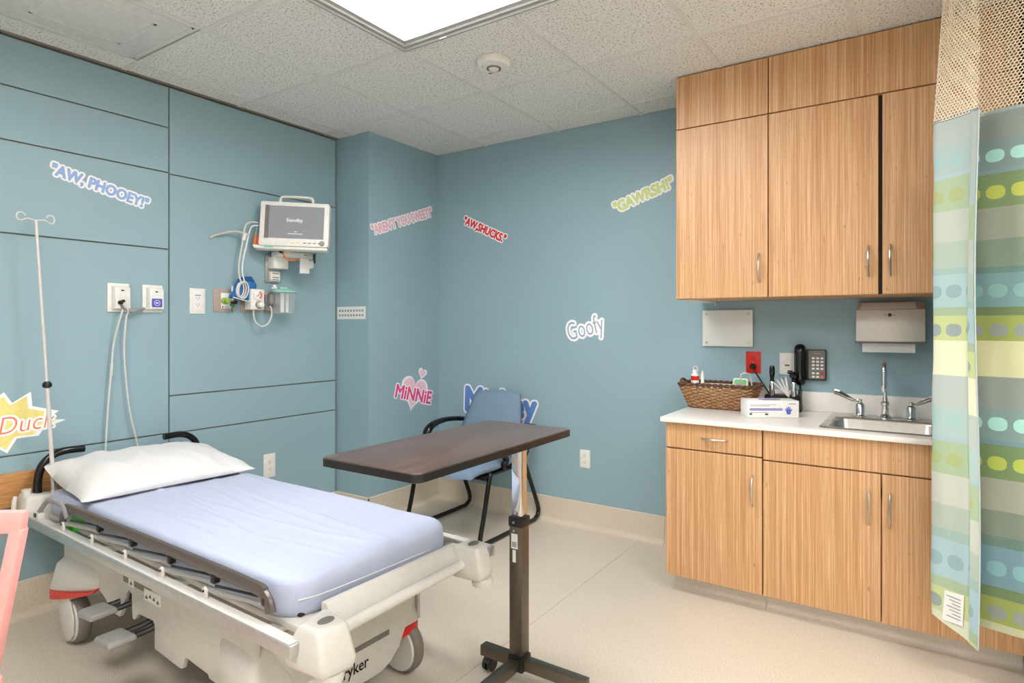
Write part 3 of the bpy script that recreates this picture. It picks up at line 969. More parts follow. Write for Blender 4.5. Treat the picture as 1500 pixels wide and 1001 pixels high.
# canister
t = leftthing('suction_canister', 'clear suction canister with an aqua lid on the panelled wall', 'canister', 2.30, 1.402)
bm = B(); lathe(bm, [(.06, 0), (.064, .004), (.075, .135), (.073, .135), (.062, .006)], Matrix.Translation((.0, -.09, 0)), 28); part('jar', bm, 'clear', t)
bm = B(); lathe(bm, [(.078, .133), (.08, .137), (.08, .142), (.06, .152), (.03, .155)], Matrix.Translation((.0, -.09, 0)), 28); part('lid', bm, 'aqua', t)
bm = B(); box(bm, (-.03, -.10, .154), (.025, -.07, .168)); part('lid_port', bm, 'aqua', t, .004)
bm = B(); hull(bm, [(.06, -.12, .139), (.06, -.06, .139), (.10, -.09, .143), (.06, -.12, .144), (.06, -.06, .144), (.10, -.09, .147)]); part('lid_tab', bm, 'aqua', t)
bm = B(); cyl(bm, (-.012, -.09, .01), (-.012, -.09, .13), .012, 12); cyl(bm, (.022, -.09, .01), (.022, -.09, .13), .009, 12); part('inner_tube', bm, 'paper', t)
bm = B()
for k in range(8):
    a = -1.0
    box(bm, (.045, -.148 + .0, .02 + k * .013), (.055 + (.006 if k % 2 else 0), -.1455, .022 + k * .013))
part('scale_marks', bm, 'grey', t)
bm = B(); box(bm, (-.085, -.03, .02), (.02, 0, .12)); box(bm, (-.08, -.07, .06), (-.055, -.03, .12)); box(bm, (-.045, -.07, .06), (-.02, -.03, .12)); part('bracket', bm, 'grey', t, .002)
bm = B(); lathe(bm, [(.018, .155), (.018, .165), (.012, .17), (.012, .18)], Matrix.Translation((-.055, -.075, -.0)), 14); part('filter', bm, 'white', t)

# blood pressure cuff, folded, with coiled hose
t = leftthing('blood_pressure_cuff', 'folded blue blood pressure cuff hanging above the suction regulator', 'cuff', 2.07, 1.545)
Rm = Matrix.Rotation(.25, 4, 'Y')
bm = B()
hull(bm, [(-.10, -.03, -.055), (-.09, -.07, -.045), (.035, -.03, -.075), (.035, -.08, -.07), (-.045, -.03, .06), (-.035, -.07, .055), (.05, -.03, .06), (.055, -.085, .045), (.075, -.04, -.01)])
part('folded_cuff', bm, 'cuffblue', t, .012, 3)
bm = B(); hull(bm, [(-.05, -.03, .055), (.05, -.03, .06), (-.02, -.06, .078), (.035, -.06, .082), (-.03, -.07, .055), (.045, -.085, .045)]); part('top_fold', bm, plain('cuff_navy', (34, 84, 150), .7), t, .006)
bm = B()
for k in range(3):
    pts = [(-.05 + .008 * k + (.028 + .005 * k) * math.cos(a * PI / 12) * .8, -.082 - .004 * k, -.005 + (.042 + .004 * k) * math.sin(a * PI / 12) + .3 * (.028 * math.cos(a * PI / 12))) for a in range(25)]
    tube(bm, pts, .0042, 8)
part('coiled_hose', bm, 'cable', t)
bm = B(); tube(bm, catmull([(-.09, -.075, -.05), (-.03, -.088, -.066), (.03, -.092, -.078)], 5), .003, 6); part('edge_piping', bm, 'paper', t)
t = leftthing('monitor_cables', 'pair of white cables from the monitor down to the blue cuff', 'cable', 2.07, 1.6)
bm = B(); tube(bm, catmull([(-.04, -.08, -.02), (-.05, -.07, .03), (-.05, -.07, .1), (-.035, -.075, .2), (-.025, -.078, .28), (-.01, -.075, .33), (.03, -.068, .352), (.066, -.072, .354)], 7), .0048, 8); part('hose', bm, 'cable', t)
bm = B(); tube(bm, catmull([(-.02, -.08, -.02), (-.03, -.07, .05), (-.025, -.07, .12), (-.005, -.075, .22), (.008, -.078, .285), (.03, -.072, .325), (.066, -.076, .335)], 7), .0040, 8); part('lead', bm, 'paper', t)
bm = B(); tube(bm, [(-.028, -.078, .235), (-.018, -.08, .275)], .010, 10); part('clamp', bm, 'white', t)
bm = B(); tube(bm, catmull([(.0, -.09, .27), (-.06, -.05, .285), (-.14, -.025, .262), (-.19, -.012, .235)], 6), .006, 8); part('wall_lead', bm, plain('beige_cable', (208, 196, 184), .5), t)

# monitor on an arm
t = leftthing('patient_monitor', 'white patient monitor on a wall arm showing a grey standby screen', 'monitor', 2.30, 1.60)
Rm = Matrix.Translation((-.02, -.232, .345)) @ Matrix.Rotation(math.radians(-48), 4, 'Z') @ Matrix.Rotation(math.radians(-7), 4, 'X') @ Matrix.Rotation(math.radians(1), 4, 'Y') @ Matrix.Diagonal((.9, .9, .95, 1))
def mon(bm):
    for v in bm.verts:
        v.co = Rm @ v.co
    return bm
bm = B(); prism(bm, rrect(-.222, .222, -.145, .145, .014), 'y', -.02, .05); part('housing', bm=mon(bm), mat='white', parent=t, bevel=.004)
bm = B(); prism(bm, rrect(-.188, .19, -.095, .118, .003), 'y', -.0215, -.019); scr = part('screen', mon(bm), 'screen', t)
bm = B(); box(bm, (-.19, -.0213, -.097), (-.163, -.0222, .12)); part('screen_border', mon(bm), 'midgrey', scr)
bm = B(); tube(bm, catmull([(-.105, .015, .138), (-.105, .015, .17), (-.085, .015, .186), (.0, .015, .188), (.085, .015, .186), (.105, .015, .17), (.105, .015, .138)], 5), .012, 10, (0, 1, 0), 1.3, .8); part('handle', mon(bm), 'white', t)
bm = B(); lathe(bm, [(.016, 0), (.016, .008), (.013, .012)], Matrix.Translation((.182, -.02, -.122)) @ Matrix.Rotation(PI / 2, 4, 'X'), 20); part('dial_knob', mon(bm), 'grey', t)
for k in range(6):
    bm = B(); x = -.005 + k * .032 + (.012 if k > 1 else 0); box(bm, (x - .011, -.0225, -.126), (x + .009, -.0195, -.119))
    part('button', mon(bm), 'yellow' if k < 2 else 'grey', t)
bm = B(); box(bm, (-.215, -.012, -.165), (.215, .055, -.146)); part('base_tray', mon(bm), 'white', t, .005)
bm = B(); box(bm, (-.185, -.0225, -.155), (-.13, -.0115, -.149)); part('indicator_light', mon(bm), plain('mint', (120, 220, 180), .4), t)
bm = B(); hull(bm, [(-.255, -.01, -.16), (-.2, -.01, -.16), (-.255, .07, -.16), (-.2, .07, -.16), (-.262, -.01, -.14), (-.2, -.01, -.14), (-.262, .07, -.14), (-.2, .07, -.14)]); part('side_tray', mon(bm), 'white', t, .003)
for k in range(3):
    bm = B(); cyl(bm, (-.255 + k * .018, .005 + k * .012, -.14), (-.25 + k * .018, .01 + k * .012, -.07), .010, 10, .007); part('probe', mon(bm), 'orange', t)
bm = B()
for k in range(2):
    cyl(bm, (-.25 + k * .018, .01 + k * .012, -.07), (-.246 + k * .018, .012 + k * .012, .0), .005, 8)
part('probe_lead', mon(bm), 'clear', t)
bm = B(); box(bm, (-.075, -.016, .0), (.02, 0, .17)); part('wall_channel', bm, 'alu', t, .002)
bm = B(); box(bm, (-.05, -.03, .01), (.015, -.016, .07)); part('channel_slide', bm, 'white', t, .002)
bm = B()
for z in (.016, .03, .055):
    box(bm, (-.04, -.0308, z), (.005, -.0295, z + .004))
part('slot', bm, 'dark', t)
bm = B(); box(bm, (-.05, -.15, .155), (.17, -.03, .192)); part('arm', bm, 'white', t, .008)
bm = B(); box(bm, (-.06, -.08, .085), (.04, -.016, .16)); part('arm_pivot', bm, 'white', t, .006)
bm = B(); box(bm, (.075, -.13, .155), (.09, -.128, .16)); box(bm, (.1, -.1515, .175), (.125, -.1495, .181)); part('arm_mark', bm, 'red', t)
bm = B()
for k in range(4):
    tube(bm, catmull([(-.07, -.12 - .01 * k, .205 - .008 * k), (-.02, -.14, .198 - .007 * k), (.05, -.13, .205 - .006 * k), (.1, -.1, .212)], 5), .006, 7)
part('coiled_cables', bm, 'black', t)
bm = B(); tube(bm, catmull([(-.05, -.16, .20), (-.055, -.165, .165), (-.03, -.165, .14), (.02, -.165, .135), (.06, -.165, .15)], 6), .0045, 8); part('orange_lead', bm, 'orange', t)
bm = B(); hull(bm, [(.16, -.17, .19), (.172, -.17, .19), (.166, -.15, .19), (.158, -.165, .155), (.174, -.165, .15), (.172, -.17, .13), (.166, -.16, .13)]); part('cable_clip', bm, 'black', t)
bm = B(); tube(bm, catmull([(.172, -.15, .19), (.195, -.15, .2), (.205, -.14, .22), (.21, -.13, .235)], 5), .003, 7); part('thin_lead', bm, plain('brown_lead', (170, 120, 100), .5), t)
bm = B(); hull(bm, [(.07, -.155, .155), (.135, -.155, .155), (.068, -.155, .06), (.137, -.155, .062), (.07, -.151, .155), (.135, -.151, .155), (.068, -.151, .06), (.137, -.151, .062)]); part('paper_tag', bm, 'paper', t)
bm = B(); hull(bm, [(.14, -.15, .14), (.175, -.15, .15), (.14, -.15, .09), (.172, -.15, .105), (.14, -.147, .14), (.175, -.147, .15), (.14, -.147, .09), (.172, -.147, .105)]); part('paper_tag', bm, 'paper', t)

# ---------------------------------------------------------------- lettering
def text_mesh(body, offset, shear=0.0, extrude=0.0):
    cu = bpy.data.curves.new('lettering', 'FONT')
    cu.body = body
    cu.size = 1
    cu.offset = offset
    cu.shear = shear
    cu.extrude = extrude
    cu.resolution_u = 3
    ob = bpy.data.objects.new('lettering', cu)
    COL.objects.link(ob)
    bpy.context.view_layer.update()
    me = bpy.data.meshes.new_from_object(ob.evaluated_get(bpy.context.evaluated_depsgraph_get()))
    bpy.data.objects.remove(ob)
    bpy.data.curves.remove(cu)
    return me

def lettering(name, body, parent, mat, width, height, angle=0.0, at=(0, 0), y=-.0016, bold=.02, outline=None, grow=.07, shear=0.0, M4=None, backname='white_border', step=.0009, heavy=0.0):
    """text on the local x-z plane, facing -y, centred at 'at'"""
    a = text_mesh(body, bold, shear)
    xs = [v.co.x for v in a.vertices]
    ys = [v.co.y for v in a.vertices]
    cx, cy = (min(xs) + max(xs)) / 2, (min(ys) + max(ys)) / 2
    sx, sy = width / (max(xs) - min(xs)), height / (max(ys) - min(ys))
    out = []
    ca, sa = math.cos(angle), math.sin(angle)
    base = [((v.co.x - cx) * sx, (v.co.y - cy) * sy) for v in a.vertices]
    faces = [tuple(p.vertices) for p in a.polygons]
    def build(nm, mt, yy, rad, n):
        vs, fs = [], []
        for k in range(max(1, n)):
            du, dw = (rad * math.cos(2 * PI * k / n), rad * math.sin(2 * PI * k / n)) if n else (0, 0)
            o = len(vs)
            for u, w in base:
                u2, w2 = u + du, w + dw
                p = Vector((at[0] + u2 * ca - w2 * sa, yy - k * 3e-5, at[1] + u2 * sa + w2 * ca))
                vs.append(M4 @ p if M4 else p)
            fs += [tuple(i + o for i in f) for f in faces]
        me = bpy.data.meshes.new(nm)
        me.from_pydata(vs, [], fs)
        me.materials.append(M[mt] if isinstance(mt, str) else mt)
        o = bpy.data.objects.new(nm, me)
        COL.objects.link(o)
        o.parent = parent
        out.append(o)
    if outline:
        build(backname, outline, y + step, heavy + grow * height * 1.6, 14)
    build(name, mat, y, heavy, 8 if heavy else 0)
    return out

def flat(name, poly, parent, mat, y0, y1):
    bm = B()
    prism(bm, poly, 'y', y0, y1)
    return part(name, bm, mat, parent, smooth=False)

# screen text
lettering('standby_text', 'Standby', scr, 'screentext', .105, .030, 0, (.0, .022), -.0226, .005, M4=Rm)
bm = B(); box(bm, (-.04, -.0226, -.066), (.055, -.0218, -.063)); box(bm, (.0, -.0226, -.052), (.018, -.0218, -.049)); part('status_line', mon(bm), 'screentext', scr)

M['c_blue'] = plain('decal_blue', (154, 182, 230), .6)
M['c_pink'] = plain('decal_pink', (250, 186, 206), .6)
M['c_red'] = plain('decal_red', (232, 46, 50), .6)
M['c_green'] = plain('decal_green', (214, 228, 154), .6)
M['c_slate'] = plain('decal_slate', (142, 164, 204), .6)
M['c_navy'] = plain('decal_midblue', (100, 142, 214), .6)
M['c_hot'] = plain('decal_hot_pink', (238, 76, 148), .6)
M['c_pale'] = plain('decal_pale_pink', (252, 206, 222), .6)
M['c_orange'] = plain('decal_orange', (242, 132, 88), .6)
M['c_white'] = plain('decal_white', (252, 253, 253), .6, 0, .01)

t = leftthing('wall_decal', 'slanting blue quote decal with white border on the panelled wall', 'wall decal', 1.352, 2.020)
lettering('lettering', '"AW, PHOOEY!"', t, 'c_blue', .425, .062, math.radians(-13.3), (0, 0), outline='c_white', bold=.005, grow=.09, heavy=.0032)
t = thing('wall_decal', 'rising pink quote decal on the boxed-out wall corner', 'wall decal', (BX, 3.10, 2.088), PI / 2)
lettering('lettering', '"AREN\'T YOU SWEET?"', t, 'c_pink', .625, .066, math.radians(20.6), (0, 0), outline='c_white', bold=.0, grow=.085, heavy=.0025)
t = wallthing('wall_decal', 'falling red quote decal with white border on the back wall', 'wall decal', -2.69, 2.030)
lettering('lettering', '"AW,SHUCKS."', t, 'c_red', .415, .066, math.radians(-24.5), (0, 0), outline='c_white', bold=.005, grow=.08, heavy=.0032)
t = wallthing('wall_decal', 'rising lime green quote decal beside the wall cabinet', 'wall decal', -1.45, 2.140)
lettering('lettering', '"GAWRSH!"', t, 'c_green', .405, .068, math.radians(17.5), (0, 0), outline='c_white', bold=.005, grow=.09, heavy=.0045)
t = wallthing('wall_decal', 'small slate blue name decal in white outline mid back wall', 'wall decal', -1.85, 1.300)
lettering('lettering', 'Goofy', t, 'c_slate', .27, .155, math.radians(14), (0, 0), outline='c_white', bold=-.01, grow=.062, heavy=0)
# pink name over a heart
t = thing('wall_decal', 'hot pink name decal over a pale pink heart on the wall corner', 'wall decal', (BX, 3.205, .845), PI / 2)
def heart(s, cx, cz, rot):
    out = []
    for k in range(40):
        a = 2 * PI * k / 40
        x = 16 * math.sin(a) ** 3
        y = 13 * math.cos(a) - 5 * math.cos(2 * a) - 2 * math.cos(3 * a) - math.cos(4 * a)
        x, y = x * s / 16, y * s / 16
        out.append((cx + x * math.cos(rot) - y * math.sin(rot), cz + x * math.sin(rot) + y * math.cos(rot)))
    return out
flat('heart_border', heart(.138, .0, .0, -.25), t, 'c_white', -.0006, .0)
flat('heart', heart(.12, .0, .0, -.25), t, 'c_pale', -.0011, -.0005)
flat('heart_border', heart(.046, .088, .128, -.35), t, 'c_white', -.0006, 0)
flat('heart', heart(.034, .088, .128, -.35), t, 'c_pale', -.0011, -.0005)
lettering('lettering', 'MiNNiE', t, 'c_hot', .37, .09, math.radians(-14), (.0, -.022), -.0024, outline='c_white', bold=.0, grow=.06, step=.0006, heavy=.004)
# blue name decal behind the chair
t = wallthing('wall_decal', 'mid-blue name decal in white outline half hidden by the blue chair', 'wall decal', -2.55, .745)
lettering('lettering', 'Mickey', t, 'c_navy', .62, .23, math.radians(-2), (0, .0), outline='c_white', bold=.0, grow=.035, heavy=.012)
# starburst
t = leftthing('wall_decal', 'orange script on a yellow starburst decal behind the drip pole', 'wall decal', .95, .885)
def star(g):
    pts = [(.20, .035), (.155, .005), (.225, -.005), (.15, -.03), (.13, -.06), (.06, -.06), (.03, -.115), (-.03, -.065), (-.16, -.10), (-.12, -.03), (-.26, .0), (-.13, .04), (-.15, .10), (-.05, .08), (.02, .13), (.045, .085), (.105, .125), (.11, .065)]
    return [(x * g, z * g) for x, z in pts]
flat('white_border', star(1.12), t, 'c_white', -.0006, 0)
flat('starburst', star(.98), t, 'yellow', -.0011, -.0005)
lettering('lettering', 'Duck', t, 'c_orange', .205, .075, math.radians(3), (.105, .0), -.0024, shear=.25, outline='c_white', bold=-.012, grow=.08, step=.0006)

# paper label strip on the short face of the corner
t = thing('label_strip', 'white paper strip of tiny print on the wall corner above the chair', 'label', (-3.312, BY, 1.417))
bm = B(); box(bm, (-.145, -.001, -.043), (.145, 0, .043)); part('paper', bm, 'paper', t)
bm = B()
for r in range(2):
    for c in range(9):
        box(bm, (-.125 + c * .029, -.0016, .008 - r * .032), (-.108 + c * .029, -.0008, .022 - r * .032))
part('print', bm, 'grey', t)

# ---------------------------------------------------------------- overbed table
TX, TY, TZ = -1.27, 1.512, .95
t = thing('overbed_table', 'walnut overbed table with a dark wheeled stand at the foot of the bed', 'table', (TX, TY, 0))
bm = B(); prism(bm, rrect(-.193, .193, -.40, .402, .028, 6), 'z', TZ - .026, TZ); part('tabletop', bm, 'walnut', t, .003)
bm = B(); prism(bm, rrect(-.1945, .1945, -.4015, .4035, .029, 6), 'z', TZ - .024, TZ - .003); part('edge_band', bm, 'black', t)
PX, PY = .012, .318
bm = B(); box(bm, (PX - .022, PY - .016, .55), (PX + .022, PY + .022, TZ - .03)); part('inner_post', bm, 'chrome', t, .003)
bm = B(); box(bm, (-.06, -.3, TZ - .045), (.085, .36, TZ - .026)); part('top_bracket', bm, 'black', t, .003)
bm = B(); box(bm, (PX - .028, PY - .023, .08), (PX + .028, PY + .027, .60)); po = part('outer_post', bm, 'bronze', t, .003)
bm = B(); box(bm, (PX - .031, PY - .026, .585), (PX + .031, PY + .030, .622)); part('collar', bm, 'black', t, .004)
bm = B(); cyl(bm, (PX - .005, PY - .023, .572), (PX - .005, PY - .028, .572), .005, 10); cyl(bm, (PX - .005, PY - .026, .603), (PX - .005, PY - .030, .603), .005, 10); part('screw', bm, 'nickel', po)
bm = B(); box(bm, (PX - .018, PY - .0242, .505), (PX + .010, PY - .0225, .56)); box(bm, (PX - .012, PY - .0242, .455), (PX + .002, PY - .0225, .50)); lb = part('maker_label', bm, 'paper', po)
bm = B()
for k in range(4):
    box(bm, (PX - .014, PY - .0248, .512 + k * .005), (PX + .006, PY - .0238, .5145 + k * .005))
part('label_print', bm, 'dark', po)
bm = B(); box(bm, (-.155, PY - .02, .062), (.30, PY + .018, .102)); part('cross_bar', bm, 'bronze', t, .003)
bm = B(); box(bm, (PX - .02, -.42, .062), (PX + .02, PY - .02, .10)); part('base_bar', bm, 'bronze', t, .003)
bm = B(); box(bm, (-.15, -.46, .062), (.30, -.42, .102)); part('cross_bar', bm, 'bronze', t, .003)
bm = B(); box(bm, (PX - .03, PY - .03, .055), (PX + .035, PY + .03, .11)); part('post_socket', bm, 'black', t, .004)
for cx, cy in ((-.13, PY), (.275, PY), (-.125, -.44), (.275, -.44)):
    bm = B(); cyl(bm, (cx, cy, .03), (cx, cy, .064), .009, 10); hull(bm, [(cx - .014, cy - .02, .05), (cx + .014, cy - .02, .05), (cx - .014, cy + .024, .05), (cx + .014, cy + .024, .05), (cx - .012, cy - .01, .03), (cx + .012, cy - .01, .03), (cx - .012, cy + .03, .025), (cx + .012, cy + .03, .025)])
    c = part('caster', bm, 'dark', t, .002)
    bm = B(); 
    for dx in (-.018, .006):
        cyl(bm, (cx + dx, cy + .008, .026), (cx + dx + .012, cy + .008, .026), .0258, 20)
    part('wheel', bm, 'black', c)

# ---------------------------------------------------------------- blue armchair
t = thing('armchair', 'blue upholstered armchair with black sled legs against the back wall', 'chair', (-2.50, 3.10, 0))
def cushion(bm, w0, w1, d, th, crown, nx=14, ny=14, r=.09, place=None):
    """rounded pad: u across, v along, top and bottom sheets"""
    top, bot = {}, {}
    for i in range(nx + 1):
        for j in range(ny + 1):
            u, v = i / nx * 2 - 1, j / ny * 2 - 1
            # squircle mapping for rounded corners
            q = .16
            uu = u * math.sqrt(1 - q * v * v / 1) ; vv = v * math.sqrt(1 - q * u * u)
            w = (w0 + (w1 - w0) * (v + 1) / 2) / 2
            e = max(abs(u), abs(v)) ** 6
            x, y = uu * w, vv * d / 2
            top[i, j] = bm.verts.new(place(x, y, th / 2 * (1 - .75 * e) + crown * (1 - u * u) * (1 - v * v)))
            bot[i, j] = bm.verts.new(place(x, y, -th / 2 * (1 - .75 * e))) 
    for i in range(nx):
        for j in range(ny):
            bm.faces.new((top[i, j], top[i + 1, j], top[i + 1, j + 1], top[i, j + 1]))
            bm.faces.new((bot[i, j], bot[i, j + 1], bot[i + 1, j + 1], bot[i + 1, j]))
    ring = [(i, 0) for i in range(nx)] + [(nx, j) for j in range(ny)] + [(i, ny) for i in range(nx, 0, -1)] + [(0, j) for j in range(ny, 0, -1)]
    for k in range(len(ring)):
        a, b = ring[k], ring[(k + 1) % len(ring)]
        bm.faces.new((top[a], bot[a], bot[b], top[b]))
bm = B()
cushion(bm, .52, .50, .52, .085, .02, place=lambda x, y, z: (x + .02, y - .10, .425 + z - .03 * max(0, (-y - .12) / .14) ** 2 + .02))
part('seat', bm, 'fabric', t, sharp=70)
def backp(x, y, z):
    # y runs up the back; lean away at the top, slight wrap
    h = .66 + y
    return (x - .01 + .035 * (y + .22) / .44, .13 + .12 * (y + .22) / .44 - z + .03 * 0 - .25 * x * x * -1 * .3, h)
bm = B()
cushion(bm, .56, .40, .44, .075, .015, place=backp)
part('backrest', bm, 'fabric', t, sharp=70)
bm = B(); cushion(bm, .50, .36, .40, .02, .0, place=lambda x, y, z: backp(x, y, z - .045)); part('back_shell', bm, 'black', t, sharp=70)
for s in (-1, 1):
    xx = .30 * s
    bm = B()
    P = catmull([(xx, -.20, .43), (xx, -.215, .40), (xx, -.265, .2), (xx, -.305, .06), (xx, -.30, .022), (xx, -.25, .0155), (xx, .22, .0155), (xx, .30, .022), (xx, .335, .06), (xx, .31, .14), (xx, .20, .36), (xx, .17, .42)], 6)
    tube(bm, P, .0145, 10, (1, 0, 0))
    part('sled_leg', bm, 'blackgloss', t)
    bm = B()
    P = catmull([(xx * .98, .29, .645), (xx * .99, .20, .662), (xx, .06, .672), (xx, -.06, .655), (xx, -.115, .615), (xx, -.115, .565), (xx, -.075, .52), (xx, -.04, .485), (xx * .96, -.05, .448), (xx * .9, -.03, .43)], 6)
    n = len(P)
    tube(bm, P, [.021 + .009 * math.exp(-((k / n - .42) / .16) ** 2) for k in range(n)], 12, (0, 0, 1), .8, 1.05)
    part('armrest', bm, 'blackgloss', t)
    bm = B(); tube(bm, catmull([(xx * .98, .28, .65), (xx * .96, .27, .56), (xx * .92, .2, .44)], 5), .012, 8); part('arm_support', bm, 'black', t)
bm = B()
for yy in (-.24, .14):
    cyl(bm, (-.30, yy, .40), (.30, yy, .40), .012, 10)
part('cross_tube', bm, 'blackgloss', t)
bm = B(); box(bm, (-.22, -.25, .393), (.26, .14, .407)); part('seat_pan', bm, 'black', t, .003)
bm = B(); tube(bm, catmull([(.02, .14, .40), (.02, .22, .42), (.02, .225, .5), (.02, .24, .64)], 5), .03, 8, (1, 0, 0), 1, .25); part('back_bracket', bm, 'black', t)

# ---------------------------------------------------------------- stretcher bed
BA = math.radians(-1.2)
t = bed = thing('stretcher_bed', 'white hospital stretcher bed on casters with lowered grey side rails', 'bed', (-2.35, 1.39, 0), BA)
# litter
bm = B(); box(bm, (-.98, -.33, .468), (.93, .33, .49)); part('litter_deck', bm, 'bedgrey', t, .004)
for s in (-1, 1):
    bm = B(); box(bm, (-.955, s * .385, .47), (1.0, s * .425, .507)); r = part('side_beam', bm, 'alu', t, .005)
    bm = B(); box(bm, (-.95, s * .388, .505), (.99, s * .42, .509)); part('beam_top', bm, 'offwhite', r, .001)
bm = B()
for x in (-.80, -.3, .25, .80):
    box(bm, (x - .025, -.39, .455), (x + .025, .39, .47))
part('cross_member', bm, 'bedgrey', t, .003)
# foot end beam + push tube
bm = B(); hull(bm, [(x, y, z) for y in (-.26, .30) for x, z in ((.90, .535), (.925, .537), (.965, .468), (.90, .455))]); part('foot_beam', bm, 'bedgrey', t, .005)
bm = B(); tube(bm, [(.985, -.27, .478), (.968, .285, .478)], .017, 14); part('foot_tube', bm, 'offwhite', t)
bm = B(); hull(bm, [(-.99, -.33, .51), (-.96, -.33, .51), (-.99, .33, .51), (-.96, .33, .51), (-1.0, -.33, .46), (-.95, -.33, .46), (-1.0, .33, .46), (-.95, .33, .46)]); part('head_beam', bm, 'bedgrey', t, .006)
# foot corner bumpers
for s in (-1, 1):
    c = (1.02, -.335) if s < 0 else (.985, .312)
    kk = .88 if s < 0 else .74
    bm = B()
    hull(bm, [(c[0] + dx * kk, c[1] + dy * kk, z) for z, pts in ((.425, ((-.085, -.075), (.075, -.06), (.085, .045), (-.085, .06))), (.455, ((-.09, -.085), (.08, -.07), (.092, .05), (-.09, .07))), (.545, ((-.05, -.062), (.045, -.055), (.06, .04), (-.075, .06)))) for dx, dy0 in pts for dy in (dy0 * -s,)])
    b = part('corner_bumper', bm, 'offwhite', t, .014, 4)
    bm = B(); lathe(bm, [(.022, 0), (.022, .004), (.018, .006)], Matrix.Translation((c[0] + .005, c[1], .543)) @ Matrix.Diagonal((.75, 1.1, 1, 1)), 20); part('button', bm, 'midgrey', b)
    bm = B(); lathe(bm, [(.026, -.004), (.042, 0), (.046, .012), (.042, .026), (.03, .03)], Matrix.Translation((c[0] + .03, c[1] + s * .02 * (1 if s > 0 else .4), .398)) @ Matrix.Diagonal((.85, .85, 1, 1)), 24); part('bumper_wheel', bm, 'offwhite', b)
# head corner blocks, push handles
for s in (-1, 1):
    bm = B(); hull(bm, [(-1.035, s * .29, .44), (-.93, s * .29, .44), (-1.035, s * .43, .44), (-.93, s * .425, .44), (-1.03, s * .30, .57), (-.95, s * .30, .57), (-1.03, s * .41, .585), (-.95, s * .40, .575)])
    b = part('head_corner', bm, 'offwhite', t, .010, 3)
    bm = B(); cyl(bm, (-1.0, s * .39, .55), (-1.0, s * .39, .60), .018, 12); part('pole_socket', bm, 'offwhite', b); bm = B(); cyl(bm, (-.965, s * .30, .56), (-.965, s * .30, .585), .014, 12); part('pole_socket', bm, 'offwhite', b); bm = B(); tube(bm, catmull([(-.99, s * .43, .58), (-.985, s * .437, .55), (-.985, s * .437, .51), (-.98, s * .43, .48)], 4), .009, 8); part('corner_loop', bm, 'offwhite', b)
    bm = B()
    tube(bm, catmull([(-1.0, s * .35, .55), (-1.0, s * .35, .63), (-1.0, s * .335, .695), (-1.0, s * .30, .732), (-1.0, s * .25, .748), (-1.0, s * .175, .746)], 6), .0165, 12)
    part('push_handle', bm, 'blackgloss', t)
# drip pole
bm = B(); tube(bm, [(-.965, -.30, .56), (-.966, -.306, .66)], .0115, 12); pl = part('pole_base', bm, 'alu', t)
bm = B(); tube(bm, [(-.966, -.306, .66), (-.968, -.326, 1.06)], .0085, 12); tube(bm, [(-.968, -.326, 1.06), (-.972, -.365, 1.80)], .0062, 10); part('drip_pole', bm, 'steel', t)
bm = B(); lathe(bm, [(.008, -.014), (.017, -.01), (.018, .004), (.012, .014), (.007, .016)], Matrix.Translation((-.968, -.326, 1.062)), 16); part('pole_collar', bm, 'black', t)
bm = B()
for s in (-1, 1):
    tube(bm, catmull([(-.972, -.365, 1.798), (-.972, -.365 + s * .03, 1.803), (-.972, -.365 + s * .052, 1.792), (-.972, -.365 + s * .066, 1.80), (-.972, -.365 + s * .064, 1.822), (-.972, -.365 + s * .048, 1.828), (-.972, -.365 + s * .036, 1.815)], 5), .0036, 8)
part('pole_hook', bm, 'steel', t)
# side rails, lowered
for s in (-1, 1):
    y1 = s * .372
    n0 = set(bpy.data.objects)
    bm = B()
    P = [(-.645, y1, .515), (-.638, y1, .545), (-.612, y1, .568), (-.57, y1, .580), (-.2, y1, .584), (.3, y1, .586), (.75, y1, .584), (.795, y1, .575), (.822, y1, .556), (.832, y1, .53)]
    tube(bm, catmull(P, 4), .021, 10, (0, 0, 1), 1.0, .55)
    rl = part('side_rail', bm, 'railgrey', t)
    for k, x in enumerate((-.557, -.281, -.003, .268, .537)):
        bm = B(); prism(bm, [(x - .022, .505), (x + .022, .505), (x + .011, .532), (x, .540), (x - .011, .532)] if k == 0 else [(x - .014, .505), (x + .014, .505), (x + .012, .535), (x, .543), (x - .012, .535)], 'y', s * .396, s * .404)
        part('rail_bracket', bm, 'offwhite', t, .002)
        bm = B(); cyl(bm, (x, s * .394, .53), (x, s * .407, .53), .004, 8); part('bolt', bm, 'black', rl)
        xe = x + .275
        bm = B()
        tube(bm, [(x, s * .39, .53), (xe, s * .372, .546)], .0075, 8)
        part('rail_link', bm, 'alu', t)
        bm = B(); tube(bm, [(x + .03, s * .383, .545), (xe - .03, s * .368, .560)], .0045, 6); part('link_rod', bm, 'black', rl)
        bm = B(); box(bm, (xe - .012, s * .362, .545), (xe + .012, s * .383, .572)); part('rail_joint', bm, 'black', rl, .004)
    bm = B()
    tube(bm, catmull([(-.825, s * .40, .512), (-.81, s * .40, .535), (-.745, s * .395, .588), (-.70, s * .393, .598), (-.63, s * .39, .598), (-.585, s * .388, .585), (-.555, s * .386, .55)], 5), .011, 10, (0, 1, 0), .7, 1)
    part('release_handle', bm, 'grey', t)
    if s > 0:
        for o in set(bpy.data.objects) - n0:
            if o.parent is t:
                o.location = (0, .062, -.10)
    bm = B(); box(bm, (-.842, s * .386, .507), (-.79, s * .412, .535)); part('release_bracket', bm, 'offwhite', t, .004)
    bm = B(); cyl(bm, (-.815, s * .384, .524), (-.815, s * .416, .524), .009, 10); part('release_pin', bm, 'black', t)
